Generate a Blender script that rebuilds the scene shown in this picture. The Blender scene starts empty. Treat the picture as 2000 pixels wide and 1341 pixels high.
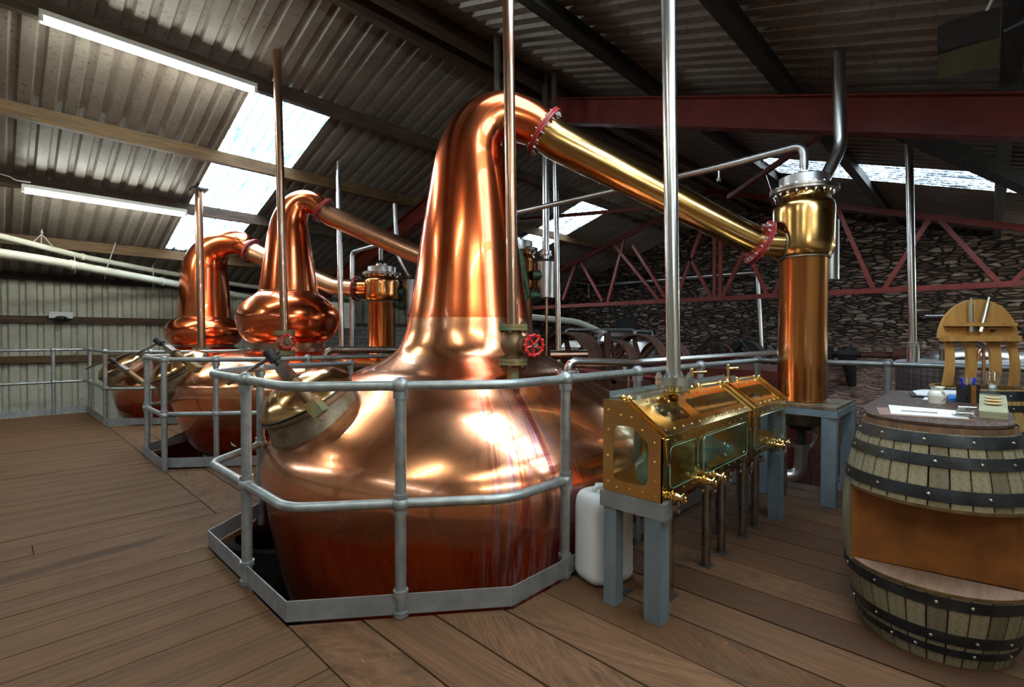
import bpy, bmesh, math, random
from mathutils import Vector, Matrix
import numpy as np
random.seed(7)
PI = math.pi
SC = bpy.context.scene
COL = SC.collection

# ------------------------------------------------------------------ camera
EYE = Vector((0, 0, 1.35))
YAW, PIT, ROL, FPX = math.radians(43.782), math.radians(-.908), math.radians(.118), 970.3
FWD = Vector((math.cos(YAW)*math.cos(PIT), math.sin(YAW)*math.cos(PIT), math.sin(PIT)))
_r = Vector((math.sin(YAW), -math.cos(YAW), 0)); _u = _r.cross(FWD)
RGT = math.cos(ROL)*_r + math.sin(ROL)*_u
UPV = -math.sin(ROL)*_r + math.cos(ROL)*_u
cam_d = bpy.data.cameras.new('camera'); cam = bpy.data.objects.new('camera', cam_d); COL.objects.link(cam)
cam_d.sensor_width = 36; cam_d.lens = 36*FPX/2000; cam_d.clip_start = .05; cam_d.clip_end = 300
cam.matrix_world = Matrix(((RGT.x, UPV.x, -FWD.x, EYE.x), (RGT.y, UPV.y, -FWD.y, EYE.y), (RGT.z, UPV.z, -FWD.z, EYE.z), (0, 0, 0, 1)))
SC.camera = cam

# ------------------------------------------------------------------ world, exposure
world = bpy.data.worlds.new('world'); SC.world = world; world.use_nodes = True
bg = world.node_tree.nodes['Background']
bg.inputs[0].default_value = (.92, .96, 1.0, 1); bg.inputs[1].default_value = 17.0
vs = SC.view_settings
vs.view_transform = 'Standard'; vs.look = 'None'; vs.gamma = 1; vs.use_curve_mapping = False; vs.exposure = .74
TUBE_E = 44.0
sun_d = bpy.data.lights.new('sun', 'SUN'); sun_d.energy = 1.5; sun_d.angle = math.radians(20)
sun = bpy.data.objects.new('sun', sun_d); COL.objects.link(sun); sun.rotation_euler = (math.radians(-12), math.radians(8), 0)
SC.cycles.max_bounces = 10; SC.cycles.diffuse_bounces = 4; SC.cycles.glossy_bounces = 5
SC.cycles.transmission_bounces = 8; SC.cycles.transparent_max_bounces = 12; SC.cycles.sample_clamp_indirect = 6
SC.cycles.caustics_reflective = False; SC.cycles.caustics_refractive = False
SC.cycles.use_denoising = True

# ------------------------------------------------------------------ locating things in the room (metres)
def ray(px, py): return FWD + RGT*((px-1000)/FPX) - UPV*((py-670.5)/FPX)
def G(px, py, z=0):
    d = ray(px, py); return EYE + d*((z-EYE.z)/d.z)
def DP(px, py, w): return EYE + ray(px, py)*w
def XPl(px, py, X): d = ray(px, py); return EYE + d*(X/d.x)
def YPl(px, py, Y): d = ray(px, py); return EYE + d*(Y/d.y)
def PLN(px, py, A, B):
    d = ray(px, py); n = Vector((A[1]-B[1], B[0]-A[0])); t = (A[0]*n.x+A[1]*n.y)/(d.x*n.x+d.y*n.y); return EYE + d*t
def wdepth(p): return (Vector(p)-EYE).dot(FWD)
RIDGE_Y, RIDGE_Z, SL, EAVE_L, EAVE_R = 4.75, 5.07, .317, 13.0, -3.5
def roof_z(y): return RIDGE_Z - SL*abs(y-RIDGE_Y)

# ------------------------------------------------------------------ materials
def _n(nt, t, **kw):
    n = nt.nodes.new(t)
    for k, v in kw.items():
        if k in n.inputs.keys(): n.inputs[k].default_value = v
        else: setattr(n, k, v)
    return n
def rgb(c): return (c[0], c[1], c[2], 1)
def ramp(nt, fac, stops):
    r = nt.nodes.new('ShaderNodeValToRGB'); e = r.color_ramp.elements
    while len(e) > 1: e.remove(e[-1])
    e[0].position = stops[0][0]; e[0].color = rgb(stops[0][1])
    for p, c in stops[1:]:
        q = e.new(p); q.color = rgb(c)
    nt.links.new(fac, r.inputs[0]); return r.outputs[0]
def mixc(nt, fac, a, b, mode='MIX'):
    m = nt.nodes.new('ShaderNodeMix'); m.data_type = 'RGBA'; m.blend_type = mode
    for s, v in ((m.inputs[0], fac), (m.inputs[6], a), (m.inputs[7], b)):
        if isinstance(v, bpy.types.NodeSocket): nt.links.new(v, s)
        elif isinstance(v, (int, float)): s.default_value = v
        else: s.default_value = rgb(v)
    return m.outputs[2]
def base(name):
    m = bpy.data.materials.new(name); m.use_nodes = True; nt = m.node_tree
    return m, nt, nt.nodes['Principled BSDF']
def coords(nt, scale=(1, 1, 1), kind='Object'):
    tc = nt.nodes.new('ShaderNodeTexCoord'); mp = nt.nodes.new('ShaderNodeMapping'); mp.inputs['Scale'].default_value = scale
    nt.links.new(tc.outputs[kind], mp.inputs[0]); return mp.outputs[0]
def noise(nt, vec, scale, detail=5, rough=.55, dist=0):
    n = _n(nt, 'ShaderNodeTexNoise'); n.inputs['Scale'].default_value = scale; n.inputs['Detail'].default_value = detail
    n.inputs['Roughness'].default_value = rough; n.inputs['Distortion'].default_value = dist
    nt.links.new(vec, n.inputs['Vector']); return n.outputs['Fac']
def bump(nt, bs, h, strength, dist=.01):
    b = nt.nodes.new('ShaderNodeBump'); b.inputs['Strength'].default_value = strength; b.inputs['Distance'].default_value = dist
    nt.links.new(h, b.inputs['Height']); nt.links.new(b.outputs[0], bs.inputs['Normal'])
def maprange(nt, v, a, b, c, d):
    m = nt.nodes.new('ShaderNodeMapRange'); nt.links.new(v, m.inputs[0])
    for i, x in enumerate((a, b, c, d)): m.inputs[i+1].default_value = x
    return m.outputs[0]
def mat(name, ca, cb=None, sc=6, st=(1, 1, 1), rough=.5, rv=.12, metal=0, bmp=0, bsc=None, det=5, trans=0, ior=1.45, cc=None, lo=.35, hi=.68, coat=0):
    m, nt, bs = base(name)
    v = coords(nt, st); f = noise(nt, v, sc, det)
    stops = [(lo, ca), (hi, cb or ca)]
    if cc: stops.append((min(hi+.12, .99), cc))
    nt.links.new(ramp(nt, f, stops), bs.inputs['Base Color'])
    f2 = noise(nt, v, sc*2.7, 3)
    nt.links.new(maprange(nt, f2, .3, .7, max(rough-rv, .02), rough+rv), bs.inputs['Roughness'])
    bs.inputs['Metallic'].default_value = metal
    bs.inputs['Coat Weight'].default_value = coat
    if trans:
        bs.inputs['Transmission Weight'].default_value = trans; bs.inputs['IOR'].default_value = ior
    if bmp: bump(nt, bs, noise(nt, v, bsc or sc*4, 4), bmp)
    return m
def copper(name, ca, cb, cc, rough=.16, streak=0, bmp=.012, low=None, coat=.8):
    m, nt, bs = base(name)
    v = coords(nt); f = noise(nt, v, 1.1, 6, .6, .4); f3 = noise(nt, v, 9, 5)
    c = ramp(nt, f, [(.3, ca), (.55, cb), (.75, cc)])
    c = mixc(nt, maprange(nt, noise(nt, v, 3.1, 2), .5, .8, 0, .3), c, tuple(x*.55 for x in ca))
    vs_ = coords(nt, (9, 9, .35)); fs = noise(nt, vs_, 1.6, 5, .7)
    c = mixc(nt, maprange(nt, fs, .5, .72, 0, .35), c, tuple(x*.62 for x in cb))
    if streak:   # dribbles that ran down from the vapour nozzle
        tc = nt.nodes.new('ShaderNodeTexCoord'); sx = nt.nodes.new('ShaderNodeSeparateXYZ'); nt.links.new(tc.outputs['Object'], sx.inputs[0])
        at = _n(nt, 'ShaderNodeMath', operation='ARCTAN2'); nt.links.new(sx.outputs[1], at.inputs[0]); nt.links.new(sx.outputs[0], at.inputs[1])
        d = _n(nt, 'ShaderNodeMath', operation='SUBTRACT'); nt.links.new(at.outputs[0], d.inputs[0]); d.inputs[1].default_value = streak
        ab = _n(nt, 'ShaderNodeMath', operation='ABSOLUTE'); nt.links.new(d.outputs[0], ab.inputs[0])
        band = maprange(nt, ab.outputs[0], .10, .26, 1, 0)
        zz = maprange(nt, sx.outputs[2], 1.0, 1.12, 1, 0)
        cv = nt.nodes.new('ShaderNodeCombineXYZ'); am = _n(nt, 'ShaderNodeMath', operation='MULTIPLY'); nt.links.new(at.outputs[0], am.inputs[0]); am.inputs[1].default_value = 26
        nt.links.new(am.outputs[0], cv.inputs[0]); zm = _n(nt, 'ShaderNodeMath', operation='MULTIPLY'); nt.links.new(sx.outputs[2], zm.inputs[0]); zm.inputs[1].default_value = 1.1; nt.links.new(zm.outputs[0], cv.inputs[1])
        g = maprange(nt, noise(nt, cv.outputs[0], 1.5, 5, .7), .46, .62, 0, 1)
        k = _n(nt, 'ShaderNodeMath', operation='MULTIPLY'); nt.links.new(band, k.inputs[0]); nt.links.new(g, k.inputs[1])
        k2 = _n(nt, 'ShaderNodeMath', operation='MULTIPLY'); nt.links.new(k.outputs[0], k2.inputs[0]); nt.links.new(zz, k2.inputs[1])
        k3 = _n(nt, 'ShaderNodeMath', operation='MULTIPLY'); nt.links.new(k2.outputs[0], k3.inputs[0]); k3.inputs[1].default_value = .95
        hue = ramp(nt, noise(nt, cv.outputs[0], .8, 3), [(.4, (.40, .08, .07)), (.50, (.58, .36, .40)), (.60, (.26, .20, .09))])
        c = mixc(nt, k3.outputs[0], c, hue)
    bs.inputs['Metallic'].default_value = 1
    if low:   # deeper red, less metallic zone towards the bottom
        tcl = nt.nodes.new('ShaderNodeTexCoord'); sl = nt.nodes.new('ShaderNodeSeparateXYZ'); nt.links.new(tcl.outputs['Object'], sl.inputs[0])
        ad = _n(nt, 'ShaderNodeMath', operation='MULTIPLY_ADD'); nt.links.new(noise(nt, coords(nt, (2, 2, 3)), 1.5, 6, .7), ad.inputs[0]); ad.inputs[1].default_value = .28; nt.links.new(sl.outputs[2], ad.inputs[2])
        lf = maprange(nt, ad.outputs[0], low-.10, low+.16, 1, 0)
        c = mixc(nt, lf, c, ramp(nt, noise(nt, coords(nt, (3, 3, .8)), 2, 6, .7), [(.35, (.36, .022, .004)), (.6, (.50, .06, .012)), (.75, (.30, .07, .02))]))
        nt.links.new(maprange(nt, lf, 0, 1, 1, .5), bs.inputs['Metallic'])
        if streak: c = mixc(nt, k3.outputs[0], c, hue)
    nt.links.new(c, bs.inputs['Base Color'])
    nt.links.new(maprange(nt, noise(nt, v, 2.3, 3), .3, .75, rough*.95, rough*1.12), bs.inputs['Roughness'])
    bs.inputs['Coat Weight'].default_value = coat; bs.inputs['Coat Roughness'].default_value = .02; bs.inputs['Coat IOR'].default_value = 1.55
    bump(nt, bs, noise(nt, v, 5, 3), bmp, .01)
    return m
M = {}
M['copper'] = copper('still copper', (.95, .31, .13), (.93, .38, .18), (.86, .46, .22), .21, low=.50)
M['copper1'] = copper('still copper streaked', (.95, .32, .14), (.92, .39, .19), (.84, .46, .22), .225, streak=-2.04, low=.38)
M['copper_red'] = copper('bright red copper', (.98, .15, .035), (.95, .20, .06), (.80, .36, .14), .2)
M['brass_arm'] = copper('golden copper', (.62, .34, .10), (.66, .38, .12), (.70, .40, .17), .2)
M['copper_col'] = copper('brown copper', (.70, .28, .075), (.74, .30, .085), (.62, .32, .11), .22)
M['copper_dull'] = copper('dull copper pipe', (.42, .21, .13), (.40, .23, .15), (.34, .24, .17), .32)
M['copper_arm'] = copper('salmon copper', (.88, .45, .26), (.84, .44, .25), (.75, .42, .24), .3)
M['lid'] = copper('lid copper', (.70, .38, .13), (.74, .42, .16), (.66, .40, .18), .18)
M['patina'] = mat('patinated bronze', (.20, .13, .08), (.32, .27, .19), 14, rough=.5, metal=.7, bmp=.3, cc=(.22, .36, .30))
M['bronze'] = mat('weathered bronze', (.17, .10, .05), (.28, .17, .09), 18, rough=.5, metal=.6, bmp=.2, cc=(.18, .24, .15))
M['verdigris'] = mat('verdigris flange', (.34, .17, .05), (.30, .26, .12), 12, rough=.6, metal=.4, bmp=.3, cc=(.10, .27, .17), lo=.38, hi=.52)
M['steel'] = mat('stainless steel', (.66, .66, .65), (.76, .75, .74), 1.5, (1, 1, 1), rough=.25, rv=.02, det=2, metal=1)
M['steel_b'] = mat('brushed steel', (.45, .44, .43), (.58, .57, .56), 1.5, (1, 1, 1), rough=.36, rv=.03, det=2, metal=1)
M['steel_dark'] = mat('old steel', (.26, .21, .17), (.38, .33, .29), 8, rough=.35, metal=1, bmp=.05)
M['galv'] = mat('galvanised tube', (.30, .33, .34), (.44, .47, .47), 16, rough=.45, metal=.75, bmp=.06, cc=(.36, .31, .28))
M['galv_flat'] = mat('galvanised plate', (.27, .28, .29), (.38, .39, .40), 9, rough=.5, metal=.6, bmp=.05, cc=(.34, .27, .24))
M['blue_steel'] = mat('grey blue painted steel', (.15, .19, .22), (.23, .285, .325), 6, (1, 1, .5), rough=.5, metal=.35, bmp=.04)
M['grey_steel'] = mat('grey painted steel', (.30, .32, .34), (.40, .42, .43), 6, rough=.5, metal=.4)
M['bolt'] = mat('zinc bolt', (.6, .62, .62), (.75, .76, .75), 20, rough=.25, metal=1)
M['red_flange'] = mat('red painted flange', (.30, .022, .022), (.46, .045, .045), 10, rough=.4)
M['red_wheel'] = mat('bright red handwheel', (.62, .01, .015), (.80, .02, .025), 8, rough=.3, coat=.4)
M['red_beam'] = mat('red oxide beam', (.135, .013, .008), (.20, .022, .013), 4, (1, 1, 1), rough=.5, bmp=.06)
M['red_iron'] = mat('red iron', (.10, .012, .008), (.17, .022, .014), 5, rough=.5, bmp=.08)
M['rust'] = mat('rusted iron', (.08, .030, .018), (.17, .062, .038), 9, rough=.75, metal=.2, bmp=.25)
M['black_iron'] = mat('black iron', (.012, .011, .011), (.03, .027, .026), 9, rough=.6, bmp=.2)
M['hoop'] = mat('black hoop steel', (.018, .020, .023), (.045, .048, .052), 14, rough=.42, metal=.5, bmp=.12, cc=(.07, .05, .035))
M['timber'] = mat('stained timber', (.045, .026, .017), (.11, .065, .038), 4, (.6, 6, 6), rough=.75, bmp=.25)
M['timber_y'] = mat('yellow timber', (.07, .036, .012), (.15, .08, .026), 4, (.6, 6, 6), rough=.7, bmp=.2, cc=(.09, .05, .03))
M['timber_blk'] = mat('black timber', (.010, .008, .007), (.024, .019, .016), 4, (.6, 6, 6), rough=.8, bmp=.2)
M['oak'] = mat('golden oak', (.46, .22, .055), (.62, .32, .09), 5, (5, 5, .7), rough=.5, bmp=.12)
M['ply'] = mat('varnished plywood', (.20, .065, .012), (.32, .11, .022), 3, (3, 3, 3), rough=.4, bmp=.05)
M['shelf'] = mat('dusty shelf board', (.23, .14, .10), (.33, .21, .16), 6, (1, 6, 1), rough=.7)
M['table'] = mat('dark table top', (.050, .026, .019), (.095, .051, .040), 5, (1, 7, 1), rough=.38, bmp=.05)
M['rim'] = mat('stave ends', (.09, .045, .022), (.20, .105, .05), 13, (2, 2, .3), rough=.65, bmp=.2)
M['brass'] = mat('polished brass', (.92, .64, .24), (.96, .74, .34), 3, rough=.12, rv=.04, metal=1)
M['brass_o'] = mat('coppery brass', (.92, .56, .20), (.96, .66, .28), 2, rough=.18, rv=.04, metal=1)
M['glass'] = mat('clear glass', (1, 1, 1), (1, 1, 1), rough=.02, rv=.0, trans=1, ior=1.45)
def thin_glass(name, col, a):
    m, nt, bs = base(name); out = nt.nodes['Material Output']
    tr = nt.nodes.new('ShaderNodeBsdfTransparent'); tr.inputs[0].default_value = rgb(col)
    gl = nt.nodes.new('ShaderNodeBsdfGlossy'); gl.inputs['Roughness'].default_value = .02
    fr = nt.nodes.new('ShaderNodeLayerWeight'); fr.inputs[0].default_value = .5
    pw = _n(nt, 'ShaderNodeMath', operation='POWER'); nt.links.new(fr.outputs['Facing'], pw.inputs[0]); pw.inputs[1].default_value = 2.2
    ad = maprange(nt, pw.outputs[0], 0, 1, a, .4)
    mx = nt.nodes.new('ShaderNodeMixShader'); nt.links.new(ad, mx.inputs[0]); nt.links.new(tr.outputs[0], mx.inputs[1]); nt.links.new(gl.outputs[0], mx.inputs[2])
    nt.links.new(mx.outputs[0], out.inputs[0]); nt.nodes.remove(bs); return m
M['pane'] = thin_glass('window pane', (.86, .93, .90), .03)
M['bowl'] = thin_glass('thin blown glass', (.66, .80, .78), .16)
def bowl_glass():
    m = thin_glass('thin blown glass', (.66, .80, .78), .16); nt = m.node_tree; out = nt.nodes['Material Output']
    prev = out.inputs[0].links[0].from_socket; df = nt.nodes.new('ShaderNodeBsdfDiffuse'); df.inputs[0].default_value = rgb((.62, .78, .74))
    mx = nt.nodes.new('ShaderNodeMixShader'); mx.inputs[0].default_value = .2; nt.links.new(prev, mx.inputs[1]); nt.links.new(df.outputs[0], mx.inputs[2]); nt.links.new(mx.outputs[0], out.inputs[0]); return m
M['bowl'] = bowl_glass()
M['clear'] = thin_glass('clear drinking glass', (.90, .93, .93), .08)
M['glass_edge'] = mat('green glass edge', (.12, .24, .17), (.20, .34, .25), rough=.1)
M['white_pl'] = mat('milky plastic', (.78, .76, .76), (.84, .82, .81), 3, rough=.38)
M['pvc'] = mat('cream pipe', (.60, .58, .48), (.70, .68, .58), 3, rough=.35)
M['china'] = mat('cream china', (.80, .77, .68), (.86, .83, .75), 3, rough=.12, coat=.6)
M['paper'] = mat('white paper', (.82, .84, .88), (.88, .89, .92), 4, rough=.8)
M['blue'] = mat('blue card', (.02, .20, .62), (.03, .25, .70), 4, rough=.4)
M['blue_pen'] = mat('blue plastic', (.01, .03, .55), (.02, .05, .65), 4, rough=.25)
M['black_pl'] = mat('black plastic', (.012, .012, .014), (.02, .02, .022), 4, rough=.35)
M['dk_glass'] = mat('lamp glass', (.006, .008, .010), (.010, .011, .012), 4, rough=.1)
M['reflector'] = mat('dull reflector', (.035, .028, .012), (.05, .04, .018), 4, rough=.4, metal=.5)
M['hardboard'] = mat('clipboard board', (.22, .13, .11), (.30, .18, .15), 9, rough=.6)
M['green_fl'] = mat('green flange', (.03, .09, .045), (.08, .15, .08), 12, rough=.5, metal=.3)
M['concrete'] = mat('concrete', (.10, .095, .09), (.17, .16, .15), 3, rough=.85, bmp=.2)
M['conduit'] = mat('red conduit', (.40, .015, .015), (.55, .03, .03), 3, rough=.4)
M['white_d'] = mat('white detector', (.70, .68, .64), (.78, .76, .72), 3, rough=.4)
M['pens'] = mat('grey pen', (.30, .25, .24), (.42, .36, .36), 3, rough=.35)
M['string'] = mat('galvanised wire', (.40, .38, .35), (.50, .48, .44), 3, rough=.5, metal=.5)
M['blue_tape'] = mat('blue tape', (.01, .03, .25), (.02, .05, .35), 3, rough=.4)
M['slot'] = mat('pale cut wood', (.70, .42, .16), (.80, .52, .22), 3, rough=.6)
M['stave_g'] = mat('weathered slats', (.28, .27, .17), (.40, .38, .26), 6, (1, 1, 14), rough=.7, cc=(.16, .20, .20))
M['block'] = None

def emis(name, col, s):
    m, nt, bs = base(name)
    bs.inputs['Base Color'].default_value = rgb((.9, .9, .9)); bs.inputs['Emission Color'].default_value = rgb(col); bs.inputs['Emission Strength'].default_value = s
    return m
M['tube'] = emis('fluorescent tube', (.93, 1.0, .90), TUBE_E)

def corrugated(name, ca, cb, cc, dirt):
    m, nt, bs = base(name)
    v = coords(nt); f = noise(nt, v, 1.3, 7, .65); g = noise(nt, v, 22, 4)
    c = ramp(nt, f, [(.3, ca), (.52, cb), (.72, cc)])
    c = mixc(nt, maprange(nt, g, .56, .72, 0, .7), c, dirt)
    nt.links.new(c, bs.inputs['Base Color'])
    nt.links.new(maprange(nt, f, .3, .7, .34, .55), bs.inputs['Roughness']); bump(nt, bs, g, .08)
    return m
M['roof'] = corrugated('roof sheet', (.20, .155, .13), (.28, .23, .195), (.36, .31, .27), (.06, .042, .03))
M['wallsheet'] = corrugated('wall sheet', (.36, .34, .26), (.49, .475, .38), (.57, .55, .45), (.22, .19, .14))

def skylight_mat():
    m, nt, bs = base('grimy clear sheet'); out = nt.nodes['Material Output']
    v = coords(nt); f = noise(nt, v, 16, 8, .8); f2 = noise(nt, coords(nt, (10, 1.1, 1.1)), 1.4, 7, .75)
    c = ramp(nt, f, [(.36, (.02, .03, .04)), (.47, (.10, .13, .15)), (.55, (.62, .72, .78))])
    tc = nt.nodes.new('ShaderNodeTexCoord'); sx = nt.nodes.new('ShaderNodeSeparateXYZ'); nt.links.new(tc.outputs['Object'], sx.inputs[0])
    md = _n(nt, 'ShaderNodeMath', operation='PINGPONG'); nt.links.new(sx.outputs[0], md.inputs[0]); md.inputs[1].default_value = .075
    ln = maprange(nt, md.outputs[0], .006, .020, 1, 0)
    c2 = mixc(nt, maprange(nt, f2, .50, .60, 0, 1), c, (.022, .034, .045))
    c2 = mixc(nt, ln, c2, (.025, .042, .06))
    tr = nt.nodes.new('ShaderNodeBsdfTransparent'); nt.links.new(c2, tr.inputs[0])
    tl = nt.nodes.new('ShaderNodeBsdfTranslucent'); nt.links.new(c2, tl.inputs[0])
    mx = nt.nodes.new('ShaderNodeMixShader'); mx.inputs[0].default_value = .1
    nt.links.new(tr.outputs[0], mx.inputs[1]); nt.links.new(tl.outputs[0], mx.inputs[2]); nt.links.new(mx.outputs[0], out.inputs[0]); nt.nodes.remove(bs)
    return m
M['skylight'] = skylight_mat()

def plank_mat(name, cols, gdark=.5):
    m, nt, bs = base(name)
    v = coords(nt, (1, 1, 1), 'UV')
    vc = nt.nodes.new('ShaderNodeVertexColor'); vc.layer_name = 'rnd'
    sp = nt.nodes.new('ShaderNodeSeparateColor'); nt.links.new(vc.outputs[0], sp.inputs[0])
    g1 = noise(nt, coords(nt, (1.1, 26, 1), 'UV'), 2.2, 7, .7, .3); g2 = noise(nt, coords(nt, (1, 2.5, 1), 'UV'), 1.6, 6, .65)
    g3 = noise(nt, coords(nt, (3, 14, 1), 'UV'), 5, 5, .7)
    c = ramp(nt, sp.outputs[0], [(.05, cols[0]), (.5, cols[1]), (.95, cols[2])])
    c = mixc(nt, maprange(nt, g1, .38, .62, 0, .85), c, tuple(x*gdark for x in cols[1]))
    c = mixc(nt, maprange(nt, g2, .50, .66, 0, .7), c, cols[3])
    c = mixc(nt, maprange(nt, g3, .60, .74, 0, .75), c, cols[4])
    nt.links.new(c, bs.inputs['Base Color'])
    nt.links.new(maprange(nt, g2, .3, .7, .6, .8), bs.inputs['Roughness']); bs.inputs['Specular IOR Level'].default_value = .3; bump(nt, bs, g1, .4, .004)
    return m
M['deck'] = plank_mat('deck boards', ((.080, .032, .013), (.130, .058, .024), (.190, .092, .042), (.065, .043, .025), (.36, .23, .12)))
M['stave'] = plank_mat('grey oak staves', ((.17, .135, .08), (.30, .25, .16), (.46, .39, .25), (.085, .07, .05), (.035, .028, .02)), .32)
M['stave2'] = plank_mat('golden oak staves', ((.38, .22, .07), (.48, .29, .10), (.55, .35, .14), (.30, .17, .06), (.10, .06, .03)), .5)

def stone_mat():
    m, nt, bs = base('rubble stone')
    v = coords(nt, (1, 1, 1)); w = nt.nodes.new('ShaderNodeTexNoise'); w.inputs['Scale'].default_value = 1.9; w.inputs['Detail'].default_value = 3
    nt.links.new(v, w.inputs['Vector'])
    mx = nt.nodes.new('ShaderNodeVectorMath'); mx.operation = 'MULTIPLY_ADD'; nt.links.new(w.outputs['Color'], mx.inputs[0]); mx.inputs[1].default_value = (0, .22, .10); nt.links.new(v, mx.inputs[2])
    mp = nt.nodes.new('ShaderNodeMapping'); mp.inputs['Scale'].default_value = (0, 3.8, 14.0); nt.links.new(mx.outputs[0], mp.inputs[0])
    ve = nt.nodes.new('ShaderNodeTexVoronoi'); ve.feature = 'DISTANCE_TO_EDGE'; ve.inputs['Scale'].default_value = 1; nt.links.new(mp.outputs[0], ve.inputs['Vector'])
    vc = nt.nodes.new('ShaderNodeTexVoronoi'); vc.inputs['Scale'].default_value = 1; nt.links.new(mp.outputs[0], vc.inputs['Vector'])
    sp = nt.nodes.new('ShaderNodeSeparateColor'); nt.links.new(vc.outputs['Color'], sp.inputs[0])
    c = ramp(nt, sp.outputs[0], [(0, (.13, .075, .05)), (.35, (.25, .155, .11)), (.7, (.38, .25, .19)), (1, (.55, .42, .34))])
    g = noise(nt, v, 9, 6, .7); c = mixc(nt, maprange(nt, g, .4, .7, 0, .55), c, (.09, .07, .065))
    tc = nt.nodes.new('ShaderNodeTexCoord'); sx = nt.nodes.new('ShaderNodeSeparateXYZ'); nt.links.new(tc.outputs['Object'], sx.inputs[0])
    low = maprange(nt, sx.outputs[2], 1.35, .75, 0, 1); yy = maprange(nt, sx.outputs[1], 4.2, 3.0, 0, 1)
    k = _n(nt, 'ShaderNodeMath', operation='MULTIPLY'); nt.links.new(low, k.inputs[0]); nt.links.new(yy, k.inputs[1])
    k2 = _n(nt, 'ShaderNodeMath', operation='MULTIPLY'); nt.links.new(k.outputs[0], k2.inputs[0]); nt.links.new(maprange(nt, noise(nt, v, 2.2, 6, .7), .34, .54, 0, .8), k2.inputs[1])
    mort = maprange(nt, ve.outputs['Distance'], .03, .16, 0, 1)
    c = mixc(nt, mort, (.016, .012, .011), c)
    c = mixc(nt, k2.outputs[0], c, (.66, .42, .37))   # old limewash left on the lower wall
    nt.links.new(c, bs.inputs['Base Color']); bs.inputs['Roughness'].default_value = .9
    h = _n(nt, 'ShaderNodeMath', operation='MULTIPLY_ADD'); nt.links.new(mort, h.inputs[0]); h.inputs[1].default_value = 1; nt.links.new(g, h.inputs[2])
    bump(nt, bs, h.outputs[0], .9, .05); return m
M['stone'] = stone_mat()
def block_mat():
    m, nt, bs = base('concrete block')
    b = nt.nodes.new('ShaderNodeTexBrick'); v = coords(nt, (1, 1, 1)); cm = nt.nodes.new('ShaderNodeCombineXYZ'); sp = nt.nodes.new('ShaderNodeSeparateXYZ')
    nt.links.new(v, sp.inputs[0]); nt.links.new(sp.outputs[0], cm.inputs[0]); nt.links.new(sp.outputs[2], cm.inputs[1]); nt.links.new(cm.outputs[0], b.inputs[0])
    b.inputs['Color1'].default_value = rgb((.20, .18, .17)); b.inputs['Color2'].default_value = rgb((.27, .24, .22)); b.inputs['Mortar'].default_value = rgb((.09, .08, .075))
    b.inputs['Scale'].default_value = 2.2; nt.links.new(b.outputs[0], bs.inputs['Base Color']); bs.inputs['Roughness'].default_value = .9; return m
M['block'] = block_mat()
def plate_mat():
    m, nt, bs = base('dimpled steel'); v = coords(nt, (1, 1, 1)); w = nt.nodes.new('ShaderNodeTexVoronoi'); w.inputs['Scale'].default_value = 16; w.inputs['Randomness'].default_value = 0
    nt.links.new(v, w.inputs[0]); nt.links.new(ramp(nt, w.outputs[0], [(.1, (.5, .48, .46)), (.6, (.28, .25, .24))]), bs.inputs['Base Color'])
    bs.inputs['Metallic'].default_value = .9; bs.inputs['Roughness'].default_value = .38; bump(nt, bs, w.outputs[0], .4); return m
M['dimple'] = plate_mat()

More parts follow.
